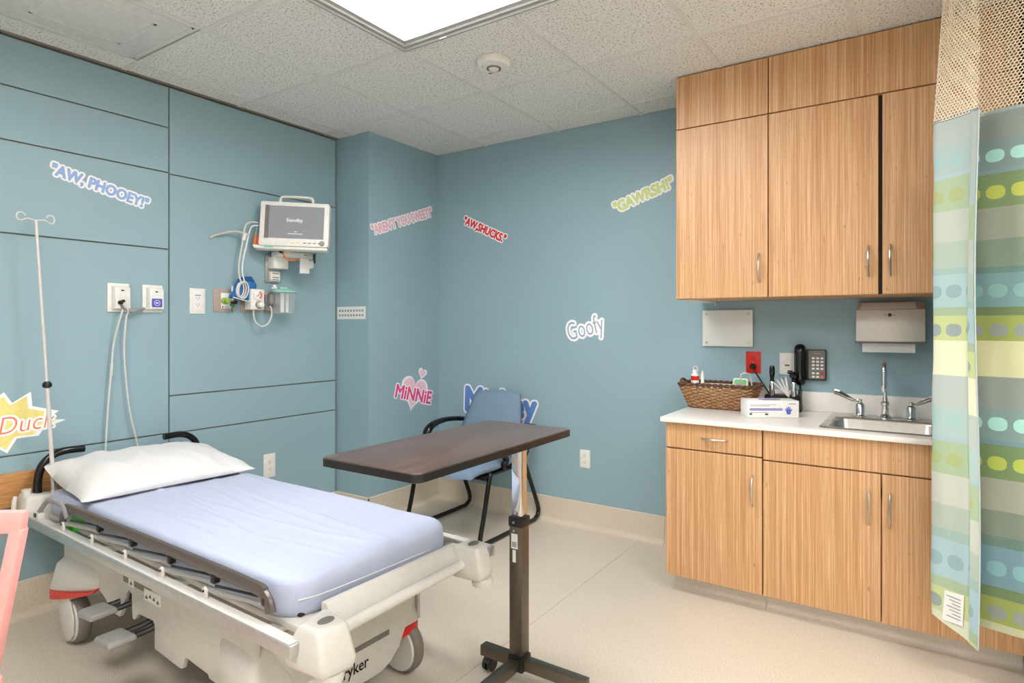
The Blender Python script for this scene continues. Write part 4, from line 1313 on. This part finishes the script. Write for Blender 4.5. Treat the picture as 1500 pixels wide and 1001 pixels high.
bm = B(); box(bm, (-.62, -.35, .520), (-.52, -.336, .545)); part('release_tab', bm, 'green', t, .003); bm = B(); box(bm, (-.60, -.372, .492), (-.54, -.35, .517)); part('release_tab', bm, 'green', t, .003)
# lift columns
for x in (-.45, .45):
    bm = B(); cyl(bm, (x, 0, .38), (x, 0, .47), .075, 24); part('lift_column', bm, 'midgrey', t)
# base hood: top, two skirts with cut-outs, foot face
bm = B(); hull(bm, [(-.72, -.30, .405), (.70, -.30, .405), (-.72, .30, .405), (.70, .30, .405), (-.62, -.26, .43), (.62, -.26, .43), (-.62, .26, .43), (.62, .26, .43)]); part('hood_top', bm, 'bedgrey', t, .006)
def arc(cx, cz, r, a0, a1, n=6):
    return [(cx + r * math.cos(math.radians(a0 + (a1 - a0) * k / n)), cz + r * math.sin(math.radians(a0 + (a1 - a0) * k / n))) for k in range(n + 1)]
skirt = [(-.74, .41), (-.74, .25)] + [(-.60, .262)] + arc(-.42, .19, .10, 120, 20, 5) + [(-.29, .165)]
skirt = [(-.74, .42), (-.74, .24), (-.52, .285), (-.44, .29), (-.38, .282), (-.33, .262), (-.29, .235), (-.25, .225), (-.205, .225), (-.175, .27), (-.15, .325), (-.125, .348), (-.105, .335), (-.10, .25), (-.085, .245), (-.06, .27), (-.045, .278), (.06, .282), (.072, .27), (.074, .186), (.25, .174), (.268, .178), (.283, .215), (.295, .222), (.43, .212), (.44, .20), (.70, .19), (.70, .42)]
for s in (-1, 1):
    bm = B(); prism(bm, skirt[::-1], 'y', s * .322, s * .337); sk = part('hood_skirt', bm, 'bedgrey', t, .002, 2)
    if s < 0:
        bm = B(); box(bm, (-.17, -.3385, .37), (.05, -.3365, .392)); part('grey_stripe', bm, 'midgrey', sk)
        boxpart('pictogram_label', (-.125, -.3395, .365), (-.082, -.3368, .395), 'paper', sk); boxpart('pictogram_label', (.0, -.3395, .345), (.12, -.3368, .385), 'paper', sk)
        bm = B()
        for x, z in ((-.113, .372), (.008, .352), (.036, .36), (.064, .357), (.092, .352)):
            hull(bm, [(x, -.3402, z), (x + .02, -.3402, z), (x + .012, -.3402, z + .014), (x, -.3386, z), (x + .02, -.3386, z), (x + .012, -.3386, z + .014)])
        part('pictogram', bm, 'dark', sk)
# corner hoods over the casters, with red bumper strip
for sx, x0, x1 in ((-1, -.38, -.80), (1, .50, .72)):
    for s in (-1, 1):
        if sx > 0:
            x1 = .752 if s < 0 else .72
        pts = []
        for (xa, ya, z) in ((x0, .20, .275 if sx < 0 else .195), (x1, .20, .168), (x1, .385, .168), (x0, .345, .275 if sx < 0 else .195), (x0, .345, .345), (x1 - sx * .03, .362, .315), (x1 - sx * .03, .20, .325), (x1 - sx * .10, .20, .415), (x1 - sx * .10, .30, .40), (x0, .31, .40), (x0, .2, .42)):
            pts.append((xa, s * ya * (.86 if sx > 0 and s > 0 else 1), z))
        bm = B(); hull(bm, pts)
        ch = part('caster_hood', bm, 'bedgrey', t, .028, 4)
        bm = B()
        n = 14
        path = []
        for k in range(n + 1):
            u = k / n
            if u < .6:
                q = u / .6
                q0 = q if sx < 0 else .75 + .25 * q
                path.append((x0 + (x1 - sx * .05 - x0) * q0, s * (.345 + .032 * q0), q))
            else:
                q = (u - .6) / .4
                a = q * PI / 2
                if q < .7:
                    aa = q / .7 * PI / 2
                    path.append((x1 - sx * .05 + sx * .052 * math.sin(aa), s * (.327 + .05 * math.cos(aa)), 1))
                else:
                    path.append((x1 + sx * .002, s * (.327 - (q - .7) / .3 * .13), 1))
        prev = None
        va = []
        for (px, py, q) in path:
            if sx > 0 and s > 0:
                py *= .86
            hgt = .004 + (.036 if sx < 0 else .022) * q
            zb = .288 - .118 * q ** .7 if sx < 0 else .21 - .04 * q
            o = .010
            ox, oy = (0, s * o) if abs(px) < abs(x1) - .03 else (sx * o, s * o * .3)
            va.append([bm.verts.new((px - ox, py - oy, zb)), bm.verts.new((px + ox * .5, py + oy * .5, zb)), bm.verts.new((px + ox * .5, py + oy * .5, zb + hgt)), bm.verts.new((px - ox, py - oy, zb + hgt))])
        for a, b in zip(va, va[1:]):
            for k in range(4):
                bm.faces.new((a[k], a[(k + 1) % 4], b[(k + 1) % 4], b[k]))
        bm.faces.new(va[0]); bm.faces.new(va[-1][::-1])
        part('red_bumper', bm, 'red', ch, sharp=60)
# foot face
foot = [(-.29, .40), (.29, .40), (.285, .33), (.262, .29), (.235, .23), (.19, .15), (.15, .115), (.11, .10), (-.11, .10), (-.15, .115), (-.19, .15), (-.235, .23), (-.262, .29), (-.285, .33)]
bm = B(); prism(bm, foot[::-1], 'x', .68, .74); ff = part('foot_panel', bm, 'bedgrey', t, .008, 3)
boxpart('grey_stripe', (.739, -.10, .221), (.7415, .142, .240), 'midgrey', ff)
boxpart('warning_label', (.739, -.19, .155), (.7415, -.115, .215), 'paper', ff)
boxpart('label_print', (.741, -.165, .19), (.742, -.13, .198), 'red', ff)
bm = B(); tube(bm, [(.742, -.185, .165), (.742, -.16, .165), (.742, -.158, .176), (.742, -.12, .176)], .0008, 5); part('label_line', bm, 'dark', ff)
Rf = Matrix.Translation((.7415, 0, 0)) @ Matrix.Rotation(PI / 2, 4, 'Z')
lettering('maker_lettering', 'stryker', ff, 'blackgloss', .14, .052, 0, (-.022, .166), -.0004, .012, M4=Rf)
# casters
for cx, cy in ((-.64, -.325), (-.64, .30), (.665, -.30), (.662, .278)):
    so = -1 if cy < 0 else 1
    R1 = Matrix.Translation((cx, cy, .1025)) @ Matrix.Rotation(PI / 2, 4, 'X')
    bm = B(); lathe(bm, [(.072, -.022), (.094, -.022), (.1015, -.014), (.1022, 0), (.1015, .014), (.094, .022), (.072, .022)], R1, 40); w = part('caster', bm, 'rubber', t, sharp=50)
    bm = B(); lathe(bm, [(.074, -.026), (.091, -.024), (.091, .024), (.074, .026)], R1, 36); part('wheel_rim', bm, 'grey', w, sharp=30)
    bm = B()
    lathe(bm, [(.084, -.030), (.088, -.025), (.088, .025), (.084, .030)], R1, 36)
    part('wheel_cover', bm, 'offwhite', w, sharp=30)
    bm = B(); box(bm, (cx - .03, cy - .035, .195), (cx + .035, cy + .035, .30)); box(bm, (cx - .02, cy + so * .024, .10), (cx + .02, cy + so * .034, .20)); box(bm, (cx - .02, cy - so * .024, .10), (cx + .02, cy - so * .034, .20)); part('caster_fork', bm, 'bedgrey', t, .006)
    sgn = -1 if cx < 0 else 1
    if cy > 0:
        continue
    bm = B()
    prism(bm, [(cx + sgn * dx, z) for dx, z in ((.10, .195), (.02, .225), (-.04, .19), (-.075, .12), (-.07, .06), (-.04, .028), (0, .018), (.035, .03), (.07, .09))], 'y', cy + so * .031, cy + so * .038)
    part('wheel_fender', bm, 'offwhite', t, .003)
# pedals
for x, w, z, yy, ang in ((-.20, .15, .268, -.40, .12), (.0, .15, .235, -.42, 0.0)):
    bm = B()
    hull(bm, [(x + dx, yy + dy, z + dz) for dx, dy, dz in ((-.065, -.055, -.012), (.065, -.055, .0), (.07, .035, .006), (-.06, .035, -.006), (-.06, -.05, .014), (.06, -.05, .022), (.062, .03, .026), (-.055, .03, .018))])
    p = part('pedal', bm, 'grey', t, .008, 3)
    bm = B()
    for dx in (-.03, .025):
        tube(bm, catmull([(x + dx + .01, yy + .02, z + .008), (x + dx + .03, yy + .08, z + .02), (x + dx + .05, yy + .16, z + .05)], 4), .011, 8)
    part('pedal_arm', bm, 'black', p)
bm = B(); box(bm, (-.25, -.22, .14), (.15, .22, .40)); part('dark_core', bm, 'dark', t, .01)  # plain dark block inside the base, showing behind the skirt cut-outs

# mattress under a fitted sheet
t = thing('mattress', 'mattress in a pale blue fitted sheet lying on the stretcher', 'mattress', (-2.35, 1.39, .492), BA)
bm = B()
MX0, MX1, MY, MZ = -.945, .852, .318, .104
nx, ny = 90, 90
def mtop(u, v):
    x = MX0 + (MX1 - MX0) * u
    y = -MY + 2 * MY * v
    return x, y
def mz(x, y):
    n1 = noise.noise(Vector((x * 3.2 + y * 9, y * 2 - x, 1.3)))
    n2 = noise.noise(Vector((x * 10 + y * 4, y * 5, 4.2)))
    # long soft creases running along the bed
    cr = math.exp(-((y + .05 + .04 * math.sin(x * 3) - .12 * x) / .012) ** 2) * .003 + math.exp(-((y - .13 + .08 * x) / .014) ** 2) * .0025 + math.exp(-((y + .2 - .1 * x) / .01) ** 2) * .002
    # pillow dent and the fold of the doubled draw sheet near the head
    fold = .012 / (1 + math.exp(-(x + .56 - .25 * y) / .006))
    for k in range(7):
        yc = -.24 + .075 * k + .03 * math.sin(k * 2.3) - .10 * (x - .1) + .012 * math.sin(x * 5 + k)
        xc = -.1 + .28 * math.sin(k * 1.9)
        cr += .0032 * math.exp(-((y - yc) / .009) ** 2) * math.exp(-((x - xc) / .38) ** 2)
    return .004 * n1 + .0022 * n2 + cr * 1.5 + fold - .008
top = {}
R = .04
RC = .075
for i in range(nx + 1):
    for j in range(ny + 1):
        x, y = mtop(i / nx, j / ny)
        # rounded plan corners
        ex, ey = max(0, x - (MX1 - RC), (MX0 + RC) - x), max(0, abs(y) - (MY - RC))
        if ex > 0 and ey > 0:
            L = math.hypot(ex, ey)
            mx = max(ex, ey)
            k = mx / L
            sx_, sy_ = (1 if x > 0 else -1), (1 if y > 0 else -1)
            cx_ = (MX1 - RC) if x > 0 else (MX0 + RC)
            x = cx_ + sx_ * ex * k
            y = sy_ * ((MY - RC) + ey * k)
        top[i, j] = bm.verts.new((x, y, MZ + mz(x, y)))
for i in range(nx):
    for j in range(ny):
        bm.faces.new((top[i, j], top[i + 1, j], top[i + 1, j + 1], top[i, j + 1]))
ring = [(i, 0) for i in range(nx)] + [(nx, j) for j in range(ny)] + [(i, ny) for i in range(nx, 0, -1)] + [(0, j) for j in range(ny, 0, -1)]
# roll the edge over
levels = [(0.0, 0.0), (.010, -.003), (.017, -.012), (.020, -.03), (.021, -.06), (.018, -.085), (.010, -.10), (-.02, -.104)]
def outn(x, y):
    ex, ey = (x - (MX1 - RC)) if x > MX1 - RC else ((x - (MX0 + RC)) if x < MX0 + RC else 0), (y - (MY - RC)) if y > MY - RC else ((y + (MY - RC)) if y < -(MY - RC) else 0)
    v = Vector((ex, ey, 0))
    return v.normalized() if v.length > 1e-6 else Vector((0, 0, 0))
lv = [[top[k] for k in ring]]
for o, dz in levels[1:]:
    row = []
    for k in ring:
        c = top[k].co
        n = outn(c.x, c.y)
        w = .003 * noise.noise(Vector((c.x * 6 + c.y * 5, dz * 14, c.y * 4))) * min(1, -dz * 25)
        row.append(bm.verts.new((c.x + n.x * (o + w), c.y + n.y * (o + w), MZ - .004 + dz + (c.z - MZ) * max(0, 1 + dz * 30))))
    lv.append(row)
for a, b in zip(lv, lv[1:]):
    n = len(a)
    for k in range(n):
        bm.faces.new((a[k], a[(k + 1) % n], b[(k + 1) % n], b[k]))
bm.faces.new(lv[-1])
part('sheet', bm, 'sheet', t, sharp=80)
bm = B(); box(bm, (MX0 + .03, -MY + .02, -.001), (MX1 + .004, MY - .02, .012)); part('mattress_base', bm, 'black', t, .004)
bm = B(); tube(bm, catmull([(MX1 + .012, -MY + .01, .055), (MX1 + .022, -MY + .08, .05), (MX1 + .022, -.1, .045), (MX1 + .022, .12, .04), (MX1 + .020, MY - .09, .038)], 5), .0022, 6); part('seam', bm, 'pillow', t)

# pillow
t = thing('pillow', 'plump white pillow at the head of the stretcher', 'pillow', (-3.072, 1.412, .606), BA + math.radians(-3))
bm = B()
nx, ny = 46, 34
LX_, LY_ = .26, .355
tp, bt = {}, {}
for i in range(nx + 1):
    for j in range(ny + 1):
        u, v = i / nx * 2 - 1, j / ny * 2 - 1
        pin = 1 - .07 * (1 - v * v) * abs(u) ** 3
        pin2 = 1 - .06 * (1 - u * u) * abs(v) ** 3
        x, y = u * LX_ * pin, v * LY_ * pin2
        h = max(0, (1 - abs(u) ** 2.6)) ** .62 * max(0, (1 - abs(v) ** 3.2)) ** .55
        wr = .016 * noise.noise(Vector((u * 2.2 + v * 3, v * 2.2, 2.1))) + .013 * abs(noise.noise(Vector((u * 3 - v * 6, v * 2, 5.5)))) + .003 * noise.noise(Vector((u * 6 + v * 9, v * 4 - u * 3, 8.1)))
        z = .115 * h + wr * (.25 + h) + .02 * h * (-u)
        lift = .05 * max(0, -u) ** 2 * max(0, -v) ** 2 + .03 * max(0, -u) ** 2
        tp[i, j] = bm.verts.new((x, y, z + .012 + lift))
        bt[i, j] = bm.verts.new((x, y, lift * .9 + .006 - .006 * h)) if 0 < i < nx and 0 < j < ny else tp[i, j]
for i in range(nx):
    for j in range(ny):
        bm.faces.new((tp[i, j], tp[i + 1, j], tp[i + 1, j + 1], tp[i, j + 1]))
        q = (bt[i, j], bt[i, j + 1], bt[i + 1, j + 1], bt[i + 1, j])
        try:
            bm.faces.new(q)
        except ValueError:
            pass
part('pillowcase', bm, 'pillow', t, sharp=80)

# ---------------------------------------------------------------- pink wooden chair (only its back is in view)
t = thing('pink_chair', 'pink painted wooden chair at the near end of the bed', 'chair', (-2.035, .318, 0), math.radians(32))
ca = .19
bm = B(); hull(bm, [(sx * .20, y, z) for sx in (-1, 1) for y, z in ((.195, .845), (.222, .845), (.186, .79), (.213, .79))]); part('top_rail', bm, 'pink', t, .006)
for sx in (-1, 1):
    bm = B(); hull(bm, [(sx * .188 + d, y, z) for d in (-.017, .017) for y, z in ((.188, .80), (.212, .80))] + [(sx * .165 + d, y, .43) for d in (-.016, .016) for y in (.12, .148)]); part('back_post', bm, 'pink', t, .003)
    bm = B(); hull(bm, [(sx * .165 + d, y, .44) for d in (-.016, .016) for y in (.12, .148)] + [(sx * .18 + d, y, 0) for d in (-.013, .013) for y in (.17, .195)]); part('leg', bm, 'pink', t, .003)
    bm = B(); hull(bm, [(sx * .165 + d, y, .42) for d in (-.016, .016) for y in (-.20, -.168)] + [(sx * .175 + d, y, 0) for d in (-.012, .012) for y in (-.205, -.18)]); part('leg', bm, 'pink', t, .003)
for k in range(4):
    x = -.108 + k * .072
    bm = B(); hull(bm, [(x * 1.2 + d, y, .80) for d in (-.010, .010) for y in (.192, .208)] + [(x + d, y, .44) for d in (-.010, .010) for y in (.125, .141)]); part('spindle', bm, 'pink', t, .003)
bm = B(); prism(bm, rrect(-.20, .20, -.22, .16, .03), 'z', .42, .448); part('seat', bm, 'pink', t, .006)

# ---------------------------------------------------------------- privacy curtain
ZT, ZB, ZN = 2.072, .262, 2.600
def curtain_mat(name, pale):
    m = NT(name)
    uv = m.n('ShaderNodeUVMap').outputs[0]
    sep = m.n('ShaderNodeSeparateXYZ', {0: uv})
    u, v = sep.outputs[0], sep.outputs[1]
    bands = [  # upper z of the band, colour
        (2.08, (124, 140, 132)), (1.975, (112, 142, 140)), (1.877, (110, 150, 160)), (1.856, (106, 140, 74)), (1.738, (142, 152, 130)),
        (1.627, (112, 138, 112)), (1.532, (78, 128, 120)), (1.508, (98, 150, 152)), (1.389, (92, 124, 62)), (1.358, (152, 168, 50)),
        (1.271, (214, 216, 156)), (1.150, (134, 148, 140)), (1.034, (116, 154, 150)), (.925, (100, 146, 164)), (.908, (104, 140, 72)),
        (.789, (160, 162, 142)), (.678, (118, 138, 116)), (.588, (84, 128, 116)), (.552, (98, 148, 166)), (.41, (96, 130, 70)), (.374, (150, 168, 56)), (.285, (192, 196, 150))]
    z0, z1 = .2, 2.1
    def tone(c):
        if pale:
            return lin(tuple(.52 * x + .48 * w for x, w in zip(c, (240, 248, 246))))
        g = sum(c) / 3
        return lin(tuple((.84 * x + .16 * g) * .93 for x in c))  # front colours greyed and darkened to carry the shading on that side
    st = []
    lo = [b[0] for b in bands[1:]] + [z0]
    for (zt, c), l in zip(bands, lo):
        st.append(((l - z0) / (z1 - z0), tone(c)))
    st.sort(key=lambda s: s[0])
    fac = m.math('DIVIDE', m.math('SUBTRACT', v, z0), z1 - z0)
    col = m.ramp(fac, st, 'CONSTANT')
    # printed ovals in some of the bands
    dots = [(1.925, (150, 204, 196), .022), (1.797, (168, 178, 60), .024), (1.452, (112, 158, 156), .024), (1.313, (126, 138, 130), .023), (.985, (156, 212, 200), .024), (.848, (166, 182, 58), .024), (.48, (112, 164, 172), .026), (.325, (128, 140, 128), .024)]
    fu = m.math('SUBTRACT', m.math('FRACT', m.math('DIVIDE', m.math('ADD', u, .03), .072)), .5)
    du = m.math('MULTIPLY', fu, .072)
    for z, c, r in dots:
        dz = m.math('SUBTRACT', v, z)
        a = m.math('POWER', m.math('ABSOLUTE', m.math('DIVIDE', du, .028)), 2.4)
        b = m.math('POWER', m.math('ABSOLUTE', m.math('DIVIDE', dz, r)), 2.4)
        inside = m.math('LESS_THAN', m.math('ADD', a, b), 1.0)
        cc = tuple(.5 * x + .5 * w for x, w in zip(c, (176, 190, 196))) if pale else c
        col = m.mix(inside, col, lin(cc))
    wv = m.noise(m.n('ShaderNodeMapping', {'Vector': uv, 'Scale': (500, 120, 1)}).outputs[0], 1.0, 1)
    col = m.mix(m.math('MULTIPLY', wv, .14), col, lin((225, 228, 220)) if not pale else lin((170, 180, 176)))
    m.set(Base_Color=col, Roughness=.85)
    m.bump(wv, .15, .001)
    return m.m
M['cfront'] = curtain_mat('curtain_front', False)
M['cback'] = curtain_mat('curtain_reverse', True)
# plan path of the curtain: free flap edge -> fold -> back and away to the right
def plan(zf):
    """zf 0 at the hem .. 1 at the top of the net"""
    sx = .038 * max(0, zf - .75) / .25
    pts = [(.174 + .006 * math.sin(zf * 9), 2.54 + .008 * math.sin(zf * 7)), (.142, 2.566), (.106, 2.592), (.066 + sx, 2.616), (.046 + sx, 2.636), (.056 + sx, 2.652), (.09 + sx, 2.650), (.14, 2.636 + .004 * math.sin(zf * 5)), (.19, 2.622), (.25, 2.603), (.31, 2.588), (.36, 2.60), (.42, 2.64), (.50, 2.665), (.58, 2.63), (.66, 2.58), (.74, 2.60), (.82, 2.66), (.90, 2.66), (.98, 2.60), (1.06, 2.58), (1.14, 2.63)]
    return catmull([(x, y, 0) for x, y in pts], 5)
curtain = t = thing('privacy_curtain', 'green and blue banded privacy curtain with net top beside the cabinets', 'curtain', (.5, 2.6, 0))
def sheet(zs, off):
    grid = []
    for z in zs:
        P = plan((z - ZB) / (ZN - ZB))
        L = 0
        row = []
        for i, p in enumerate(P):
            if i:
                L += (P[i] - P[i - 1]).length
            a, b = P[max(0, i - 1)], P[min(len(P) - 1, i + 1)]
            tn = (b - a).normalized()
            n = Vector((tn.y, -tn.x, 0))
            w = .003 * math.sin(z * 3 + L * 20) + .006 * noise.noise(Vector((L * 14, z * 4.5, 0))) * min(1, L * 12)
            dz = -.055 * max(0, 1 - L / .15) * max(0, 1 - (z - ZB) / (ZT - ZB))
            row.append((p + n * (off + w) + Vector((0, 0, z + dz)), L))
        grid.append(row)
    return grid
nz = 40
zs = [ZB + (ZT - ZB) * k / nz for k in range(nz + 1)]
me = bpy.data.meshes.new('fabric')
vs, fs, uvs, mi = [], [], [], []
npath = len(plan(0))
for side, off in ((0, -.0007), (1, .0007)):
    base = len(vs)
    for row in sheet(zs, off):
        for p, L in row:
            vs.append(p - Vector((.5, 2.6, 0)))
            uvs.append((L, p.z + .055 * max(0, 1 - L / .15) * max(0, 1 - (p.z - ZB) / (ZT - ZB)) if False else p.z))
    for r in range(nz):
        for c in range(npath - 1):
            a = base + r * npath + c
            q = (a, a + 1, a + npath + 1, a + npath)
            fs.append(q if side == 0 else q[::-1])
            mi.append(side)
me.from_pydata(vs, [], fs)
uvl = me.uv_layers.new(name='UVMap')
for li, loop in enumerate(me.loops):
    uvl.data[li].uv = uvs[loop.vertex_index]
me.materials.append(M['cback'])
me.materials.append(M['cfront'])
me.polygons.foreach_set('material_index', mi)
me.polygons.foreach_set('use_smooth', [True] * len(me.polygons))
fab = bpy.data.objects.new('fabric', me)
COL.objects.link(fab)
fab.parent = t
# hems
M['hem'] = plain('hem_grey', (140, 156, 156), .8, 0, .05, 200)
bm = B()
row = sheet([ZT - .008, ZT + .006], 0)
tube(bm, [p for p, L in row[1]], .0055, 6, (0, 0, 1), 1.3, .5)
part('top_hem', bm, 'hem', t, world=True)
bm = B()
edge = [r[0][0] for r in sheet(zs, 0)]
tube(bm, edge, .006, 6, (1, 0, 0), .5, 1.2)
part('side_hem', bm, plain('hem_pale', (186, 200, 204), .8), t, world=True)
# the folded-over side hem of the flap: a strip whose bands sit a little off from the cloth beside it
me = bpy.data.meshes.new('hem_strip')
vs, fs, uvs = [], [], []
for z in zs:
    P = plan((z - ZB) / (ZN - ZB))
    for L0 in (.0, .011, .022 + .008 * (1 - (z - ZB) / (ZT - ZB))):
        L = 0
        for i in range(1, len(P)):
            d = (P[i] - P[i - 1]).length
            if L + d >= L0:
                p = P[i - 1].lerp(P[i], (L0 - L) / d)
                tn = (P[i] - P[i - 1]).normalized()
                w = .003 * math.sin(z * 3 + L0 * 20) + .006 * noise.noise(Vector((L0 * 14, z * 4.5, 0))) * min(1, L0 * 12)
                dz = -.055 * max(0, 1 - L0 / .15) * max(0, 1 - (z - ZB) / (ZT - ZB))
                vs.append(p + Vector((tn.y, -tn.x, 0)) * (w - .004) + Vector((-.5, -2.6, z + dz)))
                uvs.append((L0 + .034, z + .105))
                break
            L += d
for k in range(nz):
    for c in range(2):
        a = k * 3 + c
        fs.append((a, a + 1, a + 4, a + 3))
me.from_pydata(vs, [], fs)
uvl = me.uv_layers.new(name='UVMap')
for li, loop in enumerate(me.loops):
    uvl.data[li].uv = uvs[loop.vertex_index]
me.materials.append(M['cback'])
me.polygons.foreach_set('use_smooth', [True] * len(me.polygons))
hs = bpy.data.objects.new('hem_strip', me)
COL.objects.link(hs)
hs.parent = t
# care label near the bottom of the flap
P = plan(.04)
def flap(L0, z, off):
    L = 0
    for i in range(1, len(P)):
        d = (P[i] - P[i - 1]).length
        if L + d >= L0:
            p = P[i - 1].lerp(P[i], (L0 - L) / d)
            tn = (P[i] - P[i - 1]).normalized()
            return p + Vector((tn.y, -tn.x, 0)) * off + Vector((0, 0, z))
        L += d
bm = B()
def quadslab(pts_f, th=.0008):
    n = len(pts_f)
    a = [bm.verts.new(p) for p in pts_f]
    nrm = (pts_f[1] - pts_f[0]).cross(pts_f[2] - pts_f[0]).normalized()
    b = [bm.verts.new(p + nrm * th) for p in pts_f]
    bm.faces.new(a); bm.faces.new(b[::-1])
    for k in range(n):
        bm.faces.new((a[k], a[(k + 1) % n], b[(k + 1) % n], b[k]))
SG = -1
quadslab([flap(.05, .268, SG * .004), flap(.12, .262, SG * .004), flap(.112, .372, SG * .004), flap(.045, .378, SG * .004)])
cl = part('care_label', bm, 'paper', t, world=True, smooth=False)
bm = B()
for k in range(7):
    z = .355 - k * .012
    quadslab([flap(.055, z, SG * .006), flap(.105 - .01 * (k % 3), z, SG * .006), flap(.105 - .01 * (k % 3), z + .003, SG * .006), flap(.055, z + .003, SG * .006)], .0004)
part('label_print', bm, 'grey', cl, world=True, smooth=False)
# net top: hexagonal mesh of real strands
cw, chh = .0115, .0135
vs, fs = [], []
rows_ = {}
nrow = int((ZN - ZT) / (chh * .75))
total = 0.0
plans = {}
def onnet(L0, z):
    key = round((z - ZT) / .02)
    if key not in plans:
        Pp = plan((ZT + key * .02 - ZB) / (ZN - ZB))
        acc = [0.0]
        for i in range(1, len(Pp)):
            acc.append(acc[-1] + (Pp[i] - Pp[i - 1]).length)
        plans[key] = (Pp, acc)
    Pp, acc = plans[key]
    # the net gathers evenly: use the fraction of the path
    import bisect
    i = min(max(bisect.bisect_right(acc, L0), 1), len(acc) - 1)
    f = (L0 - acc[i - 1]) / (acc[i] - acc[i - 1])
    p = Pp[i - 1].lerp(Pp[i], min(max(f, 0), 1))
    return Vector((p.x - .5, p.y - 2.6, z))
LMAX = 1.05
ncol = int(LMAX / cw)
def strand(a, b, r=.0021):
    d = (b - a)
    if d.length < 1e-5:
        return
    d.normalize()
    n1 = d.orthogonal().normalized()
    n2 = d.cross(n1)
    base = len(vs)
    for p in (a, b):
        for k in range(3):
            an = 2 * PI * k / 3
            vs.append(p + (n1 * math.cos(an) + n2 * math.sin(an)) * r)
    for k in range(3):
        fs.append((base + k, base + (k + 1) % 3, base + 3 + (k + 1) % 3, base + 3 + k))
for r in range(nrow):
    z = ZT + .002 + r * chh * .75
    sh = (cw / 2) * (r % 2)
    for c in range(ncol):
        L = .001 + c * cw + sh
        if L + cw > LMAX:
            continue
        p_left = onnet(L, z + chh * .25)
        p_bot = onnet(L + cw / 2, z)
        p_right = onnet(L + cw, z + chh * .25)
        p_up = onnet(L, z + chh * .75)
        strand(p_left, p_bot); strand(p_bot, p_right); strand(p_left, p_up)
me = bpy.data.meshes.new('net_top')
me.from_pydata(vs, [], fs)
me.materials.append(plain('net_cream', (246, 230, 204), .8, 0, .04))
net = bpy.data.objects.new('net_top', me)
net['kind'] = 'stuff'
COL.objects.link(net)
net.parent = t
bm = B(); tube(bm, [p for p, L in sheet([ZN], 0)[0] if L < LMAX], .004, 6, (0, 0, 1)); part('net_border', bm, plain('net_edge', (226, 210, 186), .8), t, world=True)
# ceiling track
tr = thing('curtain_track', 'white ceiling track carrying the privacy curtain', 'track', (.6, 2.62, CZ))
boxpart('rail', (-.62, -.012, -.022), (1.14, .012, .0), 'white', tr, .003)
bm = B()
for k in range(14):
    x = -.53 + k * .08
    cyl(bm, (x, 0, -.022), (x, 0, -.036), .004, 6)
part('hooks', bm, 'grey', tr)
